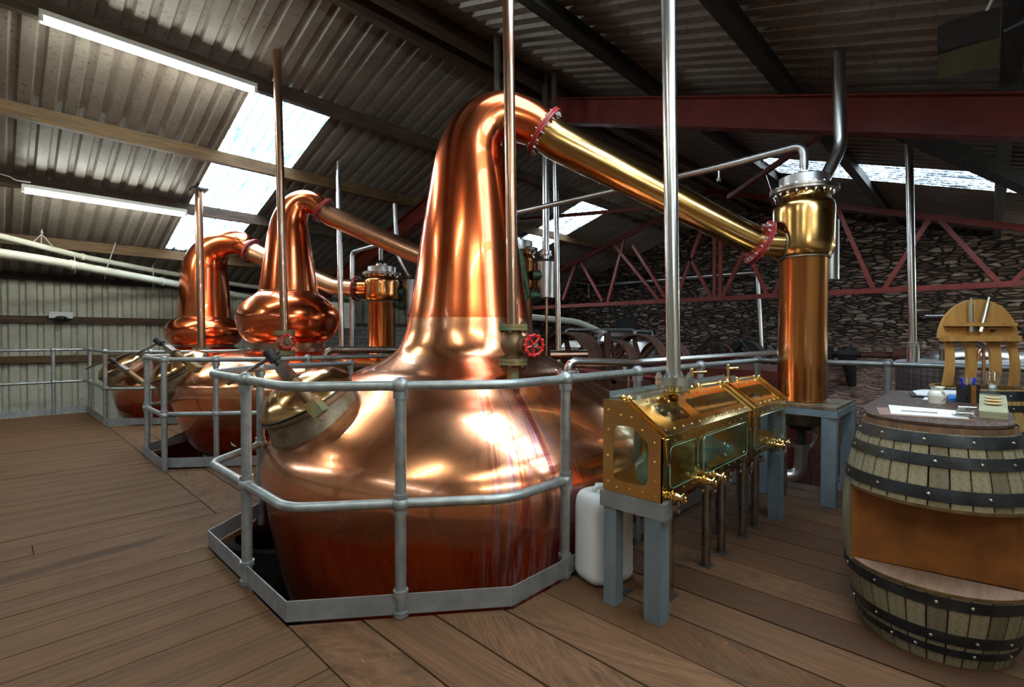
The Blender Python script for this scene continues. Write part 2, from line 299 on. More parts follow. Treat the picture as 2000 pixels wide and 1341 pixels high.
# ------------------------------------------------------------------ mesh helpers
def frame(t):
    t = Vector(t).normalized(); a = Vector((0, 0, 1)) if abs(t.z) < .9 else Vector((1, 0, 0))
    x = t.cross(a).normalized(); return x, t.cross(x).normalized(), t
class MB:
    def __init__(s): s.v = []; s.f = []; s.uv = None; s.rnd = None
    def add(s, vs, fs):
        o = len(s.v); s.v += [Vector(p) for p in vs]; s.f += [tuple(i+o for i in f) for f in fs]; return s
    def box(s, c, d, rz=0, R=None):
        R = R or Matrix.Rotation(rz, 3, 'Z'); h = [x/2 for x in d]
        vs = [Vector(c)+R@Vector((i*h[0], j*h[1], k*h[2])) for k in (-1, 1) for j in (-1, 1) for i in (-1, 1)]
        return s.add(vs, [(0, 2, 3, 1), (4, 5, 7, 6), (0, 1, 5, 4), (2, 6, 7, 3), (0, 4, 6, 2), (1, 3, 7, 5)])
    def beam(s, p, q, w, h):
        """box from p to q, w wide sideways and h deep, hanging centred on the line"""
        p, q = Vector(p), Vector(q); t = (q-p).normalized(); x = t.cross(Vector((0, 0, 1)))
        x = x.normalized() if x.length > 1e-4 else Vector((1, 0, 0)); y = x.cross(t)
        R = Matrix((x, t, y)).transposed(); return s.box((p+q)/2, (w, (q-p).length, h), R=R)
    def sweep(s, pts, rs, n=16, cap=True, closed=False):
        pts = [Vector(p) for p in pts]; m = len(pts)
        if not hasattr(rs, '__len__'): rs = [rs]*m
        T = []
        for i in range(m):
            a = pts[(i-1) % m] if closed or i > 0 else pts[i]; b = pts[(i+1) % m] if closed or i < m-1 else pts[i]
            T.append((b-a).normalized())
        x, y, _ = frame(T[0]); vs = []
        for i in range(m):
            t = T[i]; x = (x - t*x.dot(t)).normalized(); y = t.cross(x)
            vs += [pts[i] + (x*math.cos(2*PI*k/n)+y*math.sin(2*PI*k/n))*rs[i] for k in range(n)]
        fs = []
        for i in range(m if closed else m-1):
            a, b = i*n, ((i+1) % m)*n
            fs += [(a+k, a+(k+1) % n, b+(k+1) % n, b+k) for k in range(n)]
        if cap and not closed: fs += [tuple(range(n-1, -1, -1)), tuple((m-1)*n+k for k in range(n))]
        return s.add(vs, fs)
    def tube(s, pts, r, bend=.08, n=14, cap=True):
        pts = [Vector(p) for p in pts]; out = [pts[0]]
        for i in range(1, len(pts)-1):
            a, b, c = pts[i-1], pts[i], pts[i+1]
            e = min(bend, (a-b).length*.49, (c-b).length*.49); p = b+(a-b).normalized()*e; q = b+(c-b).normalized()*e
            for k in range(7):
                u = k/6; out.append(p*(1-u)**2+b*2*u*(1-u)+q*u*u)
        out.append(pts[-1]); return s.sweep(out, r, n, cap)
    def cyl(s, p, q, r, r2=None, n=20, cap=True): return s.sweep([p, q], [r, r if r2 is None else r2], n, cap)
    def lathe(s, prof, c=(0, 0, 0), n=64, axis=None, cap=False):
        x, y, t = frame(axis) if axis is not None else (Vector((1, 0, 0)), Vector((0, 1, 0)), Vector((0, 0, 1)))
        c = Vector(c); vs = []
        for r, z in prof: vs += [c+t*z+(x*math.cos(2*PI*k/n)+y*math.sin(2*PI*k/n))*r for k in range(n)]
        fs = []
        for i in range(len(prof)-1):
            a, b = i*n, (i+1)*n; fs += [(a+k, a+(k+1) % n, b+(k+1) % n, b+k) for k in range(n)]
        if cap: fs += [tuple(range(n-1, -1, -1)), tuple((len(prof)-1)*n+k for k in range(n))]
        return s.add(vs, fs)
    def ball(s, c, r, n=20, sc=(1, 1, 1)):
        m = n//2; vs = []; fs = []
        for i in range(m+1):
            a = PI*i/m
            for k in range(n): vs.append(Vector(c)+Vector((sc[0]*r*math.sin(a)*math.cos(2*PI*k/n), sc[1]*r*math.sin(a)*math.sin(2*PI*k/n), sc[2]*r*math.cos(a))))
        for i in range(m): fs += [(i*n+k, (i+1)*n+k, (i+1)*n+(k+1) % n, i*n+(k+1) % n) for k in range(n)]
        return s.add(vs, fs)
    def ring(s, c, axis, R, r, n=32, m=10):
        x, y, t = frame(axis); return s.sweep([Vector(c)+(x*math.cos(2*PI*k/n)+y*math.sin(2*PI*k/n))*R for k in range(n)], r, m, closed=True)
    def prism(s, poly, off):
        n = len(poly); a = [Vector(p) for p in poly]; b = [p+Vector(off) for p in a]
        return s.add(a+b, [tuple(range(n-1, -1, -1)), tuple(range(n, 2*n))]+[(i, (i+1) % n, n+(i+1) % n, n+i) for i in range(n)])
    def build(s, name, m, parent=None, ang=35, org=None):
        o3 = Vector(org) if org is not None else (Vector(parent['org']) if parent is not None else Vector((0, 0, 0)))
        me = bpy.data.meshes.new(name); me.from_pydata([p-o3 for p in s.v], [], s.f); me.update()
        bm = bmesh.new(); bm.from_mesh(me); bmesh.ops.remove_doubles(bm, verts=bm.verts, dist=1e-6) if not s.uv else None
        if not s.uv: bmesh.ops.recalc_face_normals(bm, faces=bm.faces)
        bm.to_mesh(me); bm.free()
        if s.uv:
            l = me.uv_layers.new(name='UVMap'); cl = me.color_attributes.new('rnd', 'FLOAT_COLOR', 'CORNER')
            for p in me.polygons:
                for li, vi in zip(p.loop_indices, p.vertices):
                    l.data[li].uv = s.uv[vi]; q = s.rnd[vi]; cl.data[li].color = (q, q, q, 1)
        me.materials.append(M[m] if isinstance(m, str) else m)
        for p in me.polygons: p.use_smooth = True
        me.set_sharp_from_angle(angle=math.radians(ang))
        o = bpy.data.objects.new(name, me); COL.objects.link(o)
        if parent is not None: o.parent = parent
        else: o.location = o3
        o['org'] = list(o3); return o
def tag(o, label, cat, group=None, kind=None):
    o['label'] = label; o['category'] = cat
    if group: o['group'] = group
    if kind: o['kind'] = kind
    return o
def thing(name, label, cat, loc, group=None):
    o = bpy.data.objects.new(name, None); COL.objects.link(o); o.location = loc; o['org'] = list(loc); o.empty_display_size = .1
    return tag(o, label, cat, group)
def struct(name, mb, m, org=None, ang=35):
    o = mb.build(name, m, None, ang, org); o['kind'] = 'structure'; return o
def lab(o, l): o['label'] = l; return o
_bolt = {}
def bolts(parent, c, axis, R, n, r=.011, h=.014, ph=0, m='bolt', name='bolt', both=0):
    """a ring of separate hexagon bolts sharing one mesh"""
    x, y, t = frame(axis); key = (r, h, m, both)
    if key not in _bolt:
        b = MB().cyl((0, 0, 0), (0, 0, h), r, n=6).cyl((0, 0, h), (0, 0, h*1.6), r*.55, n=8)
        if both: b.cyl((0, 0, -both), (0, 0, 0), r*.5, n=8).cyl((0, 0, -both-h), (0, 0, -both), r, n=6).cyl((0, 0, -both-h*1.6), (0, 0, -both-h), r*.55, n=8)
        o = b.build(name, m); _bolt[key] = o.data; bpy.data.objects.remove(o)
    R3 = Matrix((x, y, t)).transposed().to_4x4(); off = Vector(parent['org'])
    for k in range(n):
        a = 2*PI*k/n+ph; p = Vector(c)+(x*math.cos(a)+y*math.sin(a))*R
        o = bpy.data.objects.new(name, _bolt[key]); COL.objects.link(o); o.parent = parent; o.matrix_local = Matrix.Translation(p-off) @ R3; o['org'] = list(p)
def flange(parent, c, axis, R, th, m, nb, gap=.006, br=.011, name='flange', inner=0, mb='bolt', bh=.014):
    """a pair of bolted flange discs, each bolt its own sub-part"""
    c = Vector(c); t = Vector(axis).normalized(); b = MB()
    for s_ in (-1, 1):
        p = c+t*s_*gap/2; q = c+t*s_*(gap/2+th); b.cyl(p, q, R, n=40)
    b.cyl(c-t*gap, c+t*gap, R*.96, n=40)
    f = b.build(name, m, parent)
    if nb: bolts(f, c+t*(gap/2+th), t, R*.84, nb, br, bh, m=mb, both=gap+2*th)
    return f
def cat(pts, k=6):
    """Catmull-Rom through tuples"""
    P = [np.array(p, float) for p in pts]; P = [2*P[0]-P[1]]+P+[2*P[-1]-P[-2]]; out = []
    for i in range(1, len(P)-2):
        for j in range(k):
            t = j/k; a, b, c, d = P[i-1:i+3]
            out.append(.5*((2*b)+(c-a)*t+(2*a-5*b+4*c-d)*t*t+(3*b-a-3*c+d)*t**3))
    out.append(P[-2]); return out
# ================================================================== the building
LOW = -2.8
def clip(poly, a, b, keep_left):
    out = []; n = len(poly)
    def sd(p): return ((b[0]-a[0])*(p[1]-a[1])-(b[1]-a[1])*(p[0]-a[0]))*(1 if keep_left else -1)
    for i in range(n):
        p, q = poly[i], poly[(i+1) % n]; sp, sq = sd(p), sd(q)
        if sp >= 0: out.append(p)
        if sp*sq < 0:
            t = sp/(sp-sq); out.append((p[0]+(q[0]-p[0])*t, p[1]+(q[1]-p[1])*t))
    return out
def area(p): return abs(sum(p[i][0]*p[(i+1) % len(p)][1]-p[(i+1) % len(p)][0]*p[i][1] for i in range(len(p))))/2 if len(p) > 2 else 0
def minus(poly, hole):   # hole: convex, counter-clockwise
    out = []; cur = poly
    for i in range(len(hole)):
        a, b = hole[i], hole[(i+1) % len(hole)]
        o = clip(cur, a, b, False)
        if area(o) > 1e-5: out.append(o)
        cur = clip(cur, a, b, True)
        if area(cur) < 1e-5: break
    return out
def circ(cx, cy, r, n=28): return [(cx+r*math.cos(2*PI*k/n), cy+r*math.sin(2*PI*k/n)) for k in range(n)]
S1, S2, S3 = (2.92, 3.32), (2.85, 7.03), (2.62, 10.12)
holes = [[(.935, 2.335), (1.76, 1.675), (4.3, 1.675), (4.75, 2.2), (4.75, 4.2), (1.8, 4.2), (.935, 3.56)], circ(*S1, 1.70),
         [(1.15, 5.975), (1.95, 5.36), (4.0, 5.36), (4.4, 6), (4.4, 7.5), (2.0, 7.5), (1.15, 6.87)], circ(*S2, 1.46),
         [(1.146, 9.37), (1.95, 8.78), (4.0, 8.78), (4.4, 9.4), (4.4, 11.6), (1.12, 11.6)], circ(*S3, 1.38)]
boards = []
ys = [2.325-.207*k for k in range(28)][::-1] + [2.532, 2.74, 2.947, 3.154, 3.369, 3.57, 3.787, 3.99, 4.208, 4.41, 4.61, 4.87, 5.124, 5.324, 5.53, 5.74, 5.96, 6.19]+[6.19+.207*k for k in range(1, 26)]
for y0, y1 in zip(ys, ys[1:]):
    if y0 > 11.35: break
    y1 = min(y1, 11.36); ym = (y0+y1)/2
    xe = .93 if ym < 3.57 else (2.2 if ym < 4.208 else 1.152)
    cuts = [-7.0]+sorted(random.uniform(-6, .2) for _ in range(2))+[xe]
    for a, b in zip(cuts, cuts[1:]): boards.append(('x', a+.002, b-.002, y0+.0035, y1-.0035))
xs = [.931, 1.197, 1.463, 1.729, 1.992, 2.124+.13, 2.49, 2.627+.1, 2.896, 3.162]
xs = [.931+.2655*k for k in range(17)]
for x0, x1 in zip(xs, xs[1:]):
    boards.append(('y', x0+.005, min(x1, 5.12)-.005, -3.48, 1.676 if x0 > 4.3 else 3.56))
    boards.append(('y', x0+.004, min(x1, 5.12)-.004, 4.212, 11.36))
    boards.append(('y', x0+.004, min(x1, 5.12)-.004, 3.562, 4.208)) if x0 > 2.1 else None
fl = MB(); fl.uv = []; fl.rnd = []
for d, x0, x1, y0, y1 in boards:
    if d == 'y' and y0 > 4 and x0 < 1.1: continue
    if d == 'y' and y0 > 4 and x0 < 1.25: x0 = 1.160
    if x1-x0 < .02: continue
    polys = [[(x0, y0), (x1, y0), (x1, y1), (x0, y1)]]
    for h in holes:
        if max(p[0] for p in h) < x0 or min(p[0] for p in h) > x1 or max(p[1] for p in h) < y0 or min(p[1] for p in h) > y1: continue
        polys = [q for p in polys for q in minus(p, h)]
    r = random.random(); ou, ov = random.uniform(0, 40), random.uniform(0, 40); dz = random.uniform(-.0015, .0015)
    for p in polys:
        n = len(p); top = [Vector((x, y, dz)) for x, y in p]
        fl.add(top+[v-Vector((0, 0, .035)) for v in top], [tuple(range(n)), tuple(range(2*n-1, n-1, -1))]+[((i+1) % n, i, n+i, n+(i+1) % n) for i in range(n)])
        for v in top+top:
            uv = (v.x, v.y) if d == 'x' else (v.y, v.x); fl.uv.append((uv[0]+ou, uv[1]+ov)); fl.rnd.append(r)
struct('floor', fl, 'deck')
# rough bearers under the deck and the ground floor below
g = MB()
for y in (-2.6, -1, .6): g.beam((-7, y, -.12), (5.1, y, -.12), .12, .16)
for y in (4.75,): g.beam((-7, y, -.12), (1.6, y, -.12), .1, .16)
for y in (8.6,): g.beam((-7, y, -.12), (5.1, y, -.12), .1, .16)
g.beam((5.06, -3.4, -.14), (5.06, 11.3, -.14), .1, .2); g.beam((.80, 1.5, -.14), (.80, 11.3, -.14), .08, .2)
struct('trim_1', g, 'steel_dark')
struct('floor_lower', MB().box((4.0, 4.8, LOW-.05), (23, 17, .1)), 'concrete')

def corr(u0, u1, pitch, d):
    out = []; u = u0; k = 0; pan = pitch*.52; s_ = pitch*.12
    while u < u1:
        for du, h in ((0, 0), (pan, 0), (pan+s_, d), (pitch-s_, d)):
            if u+du <= u1+1e-6: out.append((u+du, h))
        u += pitch
    out.append((u1, 0)); return out
def sheet(pts, P0, P1, n):   # profile (u,h) ruled between two edges
    vs = [P0(u)+n*h for u, h in pts]+[P1(u)+n*h for u, h in pts]; m = len(pts)
    return vs, [(i, i+1, m+i+1, m+i) for i in range(m-1)]
XE, XW = 14.45, -7.0
SKY = [(-4.83, -3.78), (2.27, 3.32), (9.37, 10.5)]
SKT, SKB = 1.8, 6.55    # distance from the ridge
for side, sg, eave in (('left', 1, EAVE_L), ('right', -1, EAVE_R)):
    nrm = Vector((0, sg*SL, 1)).normalized(); rf = MB()
    def pt(u, d, sg=sg): return Vector((u, RIDGE_Y+sg*d, RIDGE_Z-SL*d))
    L = abs(eave-RIDGE_Y); mid = 3.3 if side == 'left' else 3.2
    segs = [(XW, SKY[0][0]), (SKY[0][1], SKY[1][0]), (SKY[1][1], SKY[2][0]), (SKY[2][1], XE)]
    for a, b in segs: rf.add(*sheet(corr(a, b, .2, .036), lambda u: pt(u, 0), lambda u: pt(u, L+.15), nrm))
    for a, b in SKY:
        rf.add(*sheet(corr(a, b, .2, .036), lambda u: pt(u, 0), lambda u: pt(u, SKT), nrm))
        rf.add(*sheet(corr(a, b, .2, .036), lambda u: pt(u, SKB), lambda u: pt(u, L+.15), nrm))
    # ridge cap
    struct('ceiling', rf, 'roof', ang=20)
    for a, b in SKY:
        s_ = MB(); s_.add(*sheet(corr(a-.03, b+.03, .15, .03), lambda u: pt(u, SKT-.06)+nrm*.003, lambda u: pt(u, SKB+.06)+nrm*.003, nrm))
        struct('window_%d' % (SKY.index((a, b))*2+(1 if sg > 0 else 2)), s_, 'skylight', ang=20)
struct('ridge_cap', MB().box((3.7, 4.75, 5.12), (21.6, .5, .03)), 'roof')
# walls
w = MB(); w.add(*sheet(corr(XW, XE, .24, .055), lambda u: Vector((u, EAVE_L, LOW)), lambda u: Vector((u, EAVE_L, roof_z(EAVE_L)+.02)), Vector((0, 1, 0))))
struct('wall_left', w, 'wallsheet', ang=20)
w = MB(); w.add(*sheet(corr(XW, XE, .24, .035), lambda u: Vector((u, EAVE_R, LOW)), lambda u: Vector((u, EAVE_R, roof_z(EAVE_R)+.02)), Vector((0, -1, 0))))
struct('wall_right', w, 'wallsheet', ang=20)
w = MB(); w.add(*sheet(corr(EAVE_R, EAVE_L, .24, .035), lambda u: Vector((XW, u, LOW)), lambda u: Vector((XW, u, roof_z(u)+.02)), Vector((-1, 0, 0))))
struct('wall_back', w, 'wallsheet', ang=20)
struct('trim_2', MB().box(((XW+XE)/2, EAVE_L+.03, 2.50), (XE-XW, .16, .14)).box(((XW+XE)/2, EAVE_R-.03, 2.50), (XE-XW, .16, .14)), 'timber_blk')
# rubble gable: real lumps over a solid wall
gb = MB(); gb.prism([(XE, EAVE_R, LOW), (XE, EAVE_L, LOW), (XE, EAVE_L, roof_z(EAVE_L)), (XE, RIDGE_Y, RIDGE_Z), (XE, EAVE_R, roof_z(EAVE_R))], (.5, 0, 0))
# a dark window recess framed by slabs
struct('wall_stone', gb, 'stone')
rc = [XPl(1208, 621, XE), XPl(1243, 643, XE)]
tag(MB().box(((XE+XE-.05)/2, (rc[0].y+rc[1].y)/2, (rc[0].z+rc[1].z)/2), (.06, abs(rc[0].y-rc[1].y), abs(rc[0].z-rc[1].z))).build('wall_opening', 'black_iron'), 'small dark blocked opening in the rubble wall above the rusty pulleys', 'opening')
bw = MB().box((9.95, 12.45, -.6), (8.9, .2, 4.4)); struct('wall_block', bw, 'block')
# timber purlins
RISE = .19
def purlin(y, x0, x1, m, nm='roof_purlin', lbl='', dz=0, w_=.075, h=RISE):
    z = roof_z(y)-h/2-.012-dz
    o = MB().box(((x0+x1)/2, y, z), (x1-x0, w_, h)).build(nm, m, org=((x0+x1)/2, y, z))
    return tag(o, lbl, 'purlin', 'timber purlins under the roof sheets')
PL = [(6.5, 'timber', 'dark purlin carrying the upper fluorescent lamp, top edge of the bright skylight'),
      (8.08, 'timber_y', 'brown purlin crossing the middle of the bright left skylight'),
      (9.6, 'timber', 'dark purlin just above the lower fluorescent lamp'),
      (11.35, 'timber_y', 'yellowish lowest purlin above the cream pipes'),
      (3.05, 'timber_blk', 'black purlin just right of the ridge, ending behind the red beam'),
      (1.56, 'timber_blk', 'black purlin running down towards the bent vent pipe'),
      (-.1, 'timber_blk', 'black purlin at the right edge beside the floodlight'),
      (-1.7, 'timber_blk', 'black purlin low on the right roof slope beyond the floodlight')]
for y, m, l in PL: purlin(y, XW, XE, m, lbl=l, w_=.09 if y > 4 else .12, h=.17 if y > 4 else .15)
for s_, l in ((1, 'dark ridge board on the left side of the ridge with red conduit'), (-1, 'dark ridge board on the right side of the ridge')):
    tag(MB().box((3.7, RIDGE_Y+s_*.16, RIDGE_Z-.17), (21.4, .09, .22)).build('ridge_purlin', 'timber', org=(3.7, RIDGE_Y+s_*.16, RIDGE_Z-.17)), l, 'purlin', 'timber purlins under the roof sheets')
# steel portal frame (I section rafters) at X = 5.65 and one behind the camera
def portal(X, l):
    t = thing('portal_frame', l, 'steel frame', (X, RIDGE_Y, 0))
    for sg, eave in ((1, EAVE_L), (-1, EAVE_R)):
        for part in ('top_flange', 'web', 'bottom_flange'):
            pass
        a = Vector((X, RIDGE_Y, RIDGE_Z-.42)); L = abs(eave-RIDGE_Y)-.2; b = Vector((X, RIDGE_Y+sg*L, RIDGE_Z-.42-SL*L))
        m = MB().beam(a, b, .014, .32); up = Vector((0, sg*SL, 1)).normalized()
        m.beam(a+up*.16, b+up*.16, .16, .016); m.beam(a-up*.16, b-up*.16, .16, .016)
        m.build('rafter', 'red_beam', t)
        c = MB().box((X, b.y+sg*.02, (b.z+LOW)/2), (.16, .016, b.z-LOW)); c.box((X, b.y-sg*.24, (b.z+LOW)/2), (.16, .016, b.z-LOW)); c.box((X, b.y-sg*.11, (b.z+LOW)/2), (.014, .26, b.z-LOW))
        c.build('column', 'red_beam', t)
    return t
portal(5.66, 'large red painted steel roof frame spanning above the nearest condenser')
portal(-3.0, 'red painted steel roof frame behind the walkway, out of view')
# warren truss by the stone wall
XT = 11.8
tr = thing('roof_truss', 'far dark red lattice roof truss in front of the rubble gable wall', 'truss', (XT, RIDGE_Y, 2.2))
zc = 2.23
MB().box((XT, 4.75, zc), (.1, 16.2, .10)).build('bottom_chord', 'red_beam', tr)
for sg, eave in ((1, EAVE_L), (-1, EAVE_R)):
    L = abs(eave-RIDGE_Y)-.1
    MB().beam((XT, RIDGE_Y, RIDGE_Z-.3), (XT, RIDGE_Y+sg*L, RIDGE_Z-.3-SL*L), .09, .11).build('top_chord', 'red_beam', tr)
webs = [((1197, 415), (1287, 585)), ((1220, 466), (1187, 590)), ((1126, 511), (1100, 585)), ((1136, 513), (1177, 588)), ((1236, 479), (1300, 580)), ((1368, 454), (1326, 570)),
        ((1347, 503), (1390, 581)), ((1396, 465), (1396, 581)), ((1407, 465), (1407, 581)), ((1455, 490), (1410, 581)), ((1460, 490), (1499, 578)), ((1540, 500), (1512, 577)),
        ((1635, 405), (1707, 567)), ((1816, 426), (1725, 567)), ((1835, 429), (1954, 556)), ((2060, 470), (1974, 556))]
for (a, b), (c, d) in webs:
    p, q = XPl(a, b, XT), XPl(c, d, XT)
    p.z = min(p.z, roof_z(p.y)-.3)
    MB().beam(p, q, .07, .075).build('web_bar', 'red_beam', tr)
br = []
for i, (a, b, X0, X1, m, l, r) in enumerate([((1016, 428), (1300, 404), 8.0, 8.0, 'red_beam', 'thin red tie bar crossing in front of the small far skylight', .06),
        ((1423, 385), (1640, 236), 8.2, 6.5, 'red_beam', 'thin red brace rising to the right behind the nearest condenser', .06),
        ((1489, 330), (1512, 400), 9.0, 9.0, 'red_beam', 'short red hanger just left of the nearest condenser head', .05)]):
    tag(MB().beam(XPl(*a, X0), XPl(*b, X1), r, r).build('brace', m), l, 'brace')
tag(MB().beam((6.3, .8, 3.55), (8.9, -.4, 3.16), .14, .16).build('wind_brace', 'timber_blk'), 'black diagonal timber brace under the right roof slope below the red beam', 'brace')
# girts on the left wall
for z, m, l in ((1.635, 'timber', 'dark horizontal rail on the pale sheet wall with the emergency light'), (.885, 'timber_y', 'yellow horizontal timber rail low on the pale sheet wall')):
    tag(MB().box((2, 12.94, z), (17.5, .09, .13)).build('wall_rail', m, org=(2, 12.94, z)), l, 'rail', 'timber rails on the left wall')
tag(MB().box((2, 12.92, 2.42), (17.5, .14, .09)).build('eaves_beam', 'timber_blk'), 'dark eaves beam along the top of the pale sheet wall', 'beam')

# ------------------------------------------------------------------ lamps
def lamp(x0, x1, y, l, dz=0, rr=.05):
    z = roof_z(y)-.17-.06-dz
    t = thing('fluorescent_lamp', l, 'lamp', ((x0+x1)/2, y, z), 'fluorescent battens on the roof purlins')
    MB().box(((x0+x1)/2, y, z+.035), (x1-x0, .09, .05)).build('housing', 'white_d', t)
    MB().cyl((x0+.03, y, z-.018), (x1-.03, y, z-.018), rr*.55, n=14).build('tube', 'tube', t)
    for x in (x0, x1): MB().box((x+(.015 if x == x0 else -.015), y, z-.01), (.035, .075, .07)).build('end_cap', 'white_d', t)
    return t
a, b = YPl(75, 2, 6.42), YPl(500, 158, 6.42)
lamp(a.x, b.x, 6.42, 'bright fluorescent batten along the upper purlin at the top left', dz=.0, rr=.065)
a, b = YPl(42, 355, 9.5), YPl(364, 410, 9.5)
lamp(a.x, b.x, 9.5, 'lower of the two bright fluorescent battens, ending at the skylight', rr=.07)
for x0, y, l in ((-3.2, 6.42, 'batten out of view over the walkway, behind the upper visible one'), (-1.5, 1.7, 'fill batten added out of view just behind the viewer right of the ridge'), (-.7, -1.75, 'fill batten added out of view low on the right slope behind the barrel table'), (.3, .1, 'fill batten added out of view above the barrel table'), (11.6, -1.75, 'fill batten added out of view at the right end of the stone wall'), (9.0, -2.7, 'fill batten added out of view above the dimpled tank')):  # unseen battens; the right-hand and far ones are added as fill light
    lamp(x0, x0+1.9, y, 'fluorescent '+l, rr=.06)
# ------------------------------------------------------------------ smoke detector and conduit on the ridge
p = YPl(877, 68, 4.86)
sd = thing('smoke_detector', 'small white smoke detector hanging from the ridge board', 'detector', p)
MB().lathe([(.001, -.035), (.03, -.034), (.045, -.022), (.05, 0), (.05, .012), (.035, .03), (.001, .032)], p, 24).build('head', 'white_d', sd)
MB().cyl(p+Vector((0, 0, .03)), p+Vector((0, 0, .10)), .018, n=12).build('stem', 'conduit', sd)
q = p+Vector((0, 0, .1))
c = MB().tube([q, q+Vector((.02, -.03, .08)), (p.x-.35, 4.70, RIDGE_Z-.05), (-6.5, 4.70, RIDGE_Z-.04)], .011, .06, 8)
c.tube([q+Vector((.03, 0, 0)), q+Vector((.05, -.03, .08)), (p.x+.35, 4.70, RIDGE_Z-.05), (5.4, 4.70, RIDGE_Z-.06)], .011, .06, 8)
tag(c.build('conduit', 'conduit'), 'thin bright red conduit clipped along the ridge to the smoke detector', 'conduit')
# ------------------------------------------------------------------ floodlight top right
w_ = 3.1; fc = DP(1890, 82, w_)
ft = thing('floodlight', 'black switched-off floodlight hanging at the top right corner', 'floodlight', fc)
n_ = (EYE-fc); n_.z -= 1.2; n_.normalize(); x_ = n_.cross(Vector((0, 0, 1))).normalized(); y_ = x_.cross(n_); x_ = -x_
RM = Matrix((x_, y_, n_)).transposed()
def fl_box(c, d): return MB().box(fc+RM@Vector(c), d, R=RM)
b = MB(); hw, hh = .14, .155
fr = [fc+RM@Vector(v) for v in ((-hw, -hh, .08), (hw, -hh, .08), (hw, hh, .08), (-hw, hh, .08))]; bk = [fc+RM@Vector(v) for v in ((-hw*.7, -hh*.4, -.16), (hw*.7, -hh*.4, -.16), (hw*.7, hh*.8, -.16), (-hw*.7, hh*.8, -.16))]
b.add(fr+bk, [(0, 1, 2, 3), (7, 6, 5, 4), (0, 4, 5, 1), (1, 5, 6, 2), (2, 6, 7, 3), (3, 7, 4, 0)]); b.build('housing', 'black_pl', ft)
fl_box((0, .085, .088), (.28, .15, .012)).build('glass', 'dk_glass', ft); fl_box((0, -.08, .088), (.28, .15, .012)).build('reflector', 'reflector', ft)
MB().tube([fc+RM@Vector((.155, 0, 0)), fc+RM@Vector((.25, .02, -.02)), fc+RM@Vector((.28, .05, -.05)), fc+RM@Vector((.30, .05, -.1))], .02, .05, 8).build('bracket', 'black_pl', ft)
MB().tube([fc+RM@Vector((.08, .14, 0)), fc+RM@Vector((.12, .22, -.05)), fc+RM@Vector((.28, .30, -.05))], .009, .06, 8).build('cable', 'string', ft)
pp = fc+RM@Vector((.32, .05, -.12)); tag(MB().box((pp.x+.02, pp.y, (pp.z-.25+roof_z(pp.y)-.03)/2), (.1, .1, roof_z(pp.y)-.03-pp.z+.25)).build('hanger_post', 'timber_blk'), 'black post holding the floodlight at the top right corner', 'post')
# ================================================================== pot stills
k1 = 1.028
def P1(l): return [(r*k1, 1.35+(z-1.35)*k1) for r, z in l]
prof1 = [(0.02, -1.35), (.6, -1.33), (1.05, -1.2), (1.33, -.9)]+P1([(1.436, -.554), (1.525, -.178), (1.59, .161), (1.616, .316), (1.621, .43), (1.575, .56), (1.452, .70), (1.254, .854), (1.10, .945), (.938, 1.054), (.813, 1.105), (.683, 1.172), (.60, 1.245), (.548, 1.36), (.518, 1.49)])
prof2 = [(.02, -1.35), (.5, -1.3), (.82, -.9), (1.03, -.2), (1.17, -.02), (1.29, .25), (1.37, .50), (1.392, .68), (1.36, .80), (1.20, .95), (.95, 1.06), (.72, 1.13), (.50, 1.165), (.475, 1.17)]
bulb2 = [(.475, 1.245), (.56, 1.30), (.63, 1.41), (.662, 1.55), (.655, 1.64), (.61, 1.74), (.53, 1.83), (.44, 1.90), (.385, 1.94)]
prof3 = [(.02, -1.35), (.6, -1.3), (.95, -.7), (1.27, -.16), (1.345, -.03), (1.42, .25), (1.45, .42), (1.43, .54), (1.32, .68), (1.1, .83), (.85, .97), (.62, 1.08), (.5, 1.13)]
bulb3 = [(.50, 1.16), (.58, 1.19), (.64, 1.30), (.66, 1.40), (.645, 1.50), (.58, 1.60), (.50, 1.66), (.45, 1.685)]
KS = .92
def P3(l): return [(r*KS, 1.35+(z-1.35)*KS) for r, z in l]
prof3, bulb3 = P3(prof3), P3(bulb3)
def surf_r(prof, z):
    for (r0, z0), (r1, z1) in zip(prof, prof[1:]):
        if z0 <= z <= z1: return r0+(r1-r0)*(z-z0)/(z1-z0+1e-9)
    return 0
def hit(S, prof, px, py):
    d = ray(px, py); t = .5
    while t < 15:
        p = EYE+d*t
        if math.hypot(p.x-S[0], p.y-S[1]) < surf_r(prof, p.z): return p
        t += .004
    return None
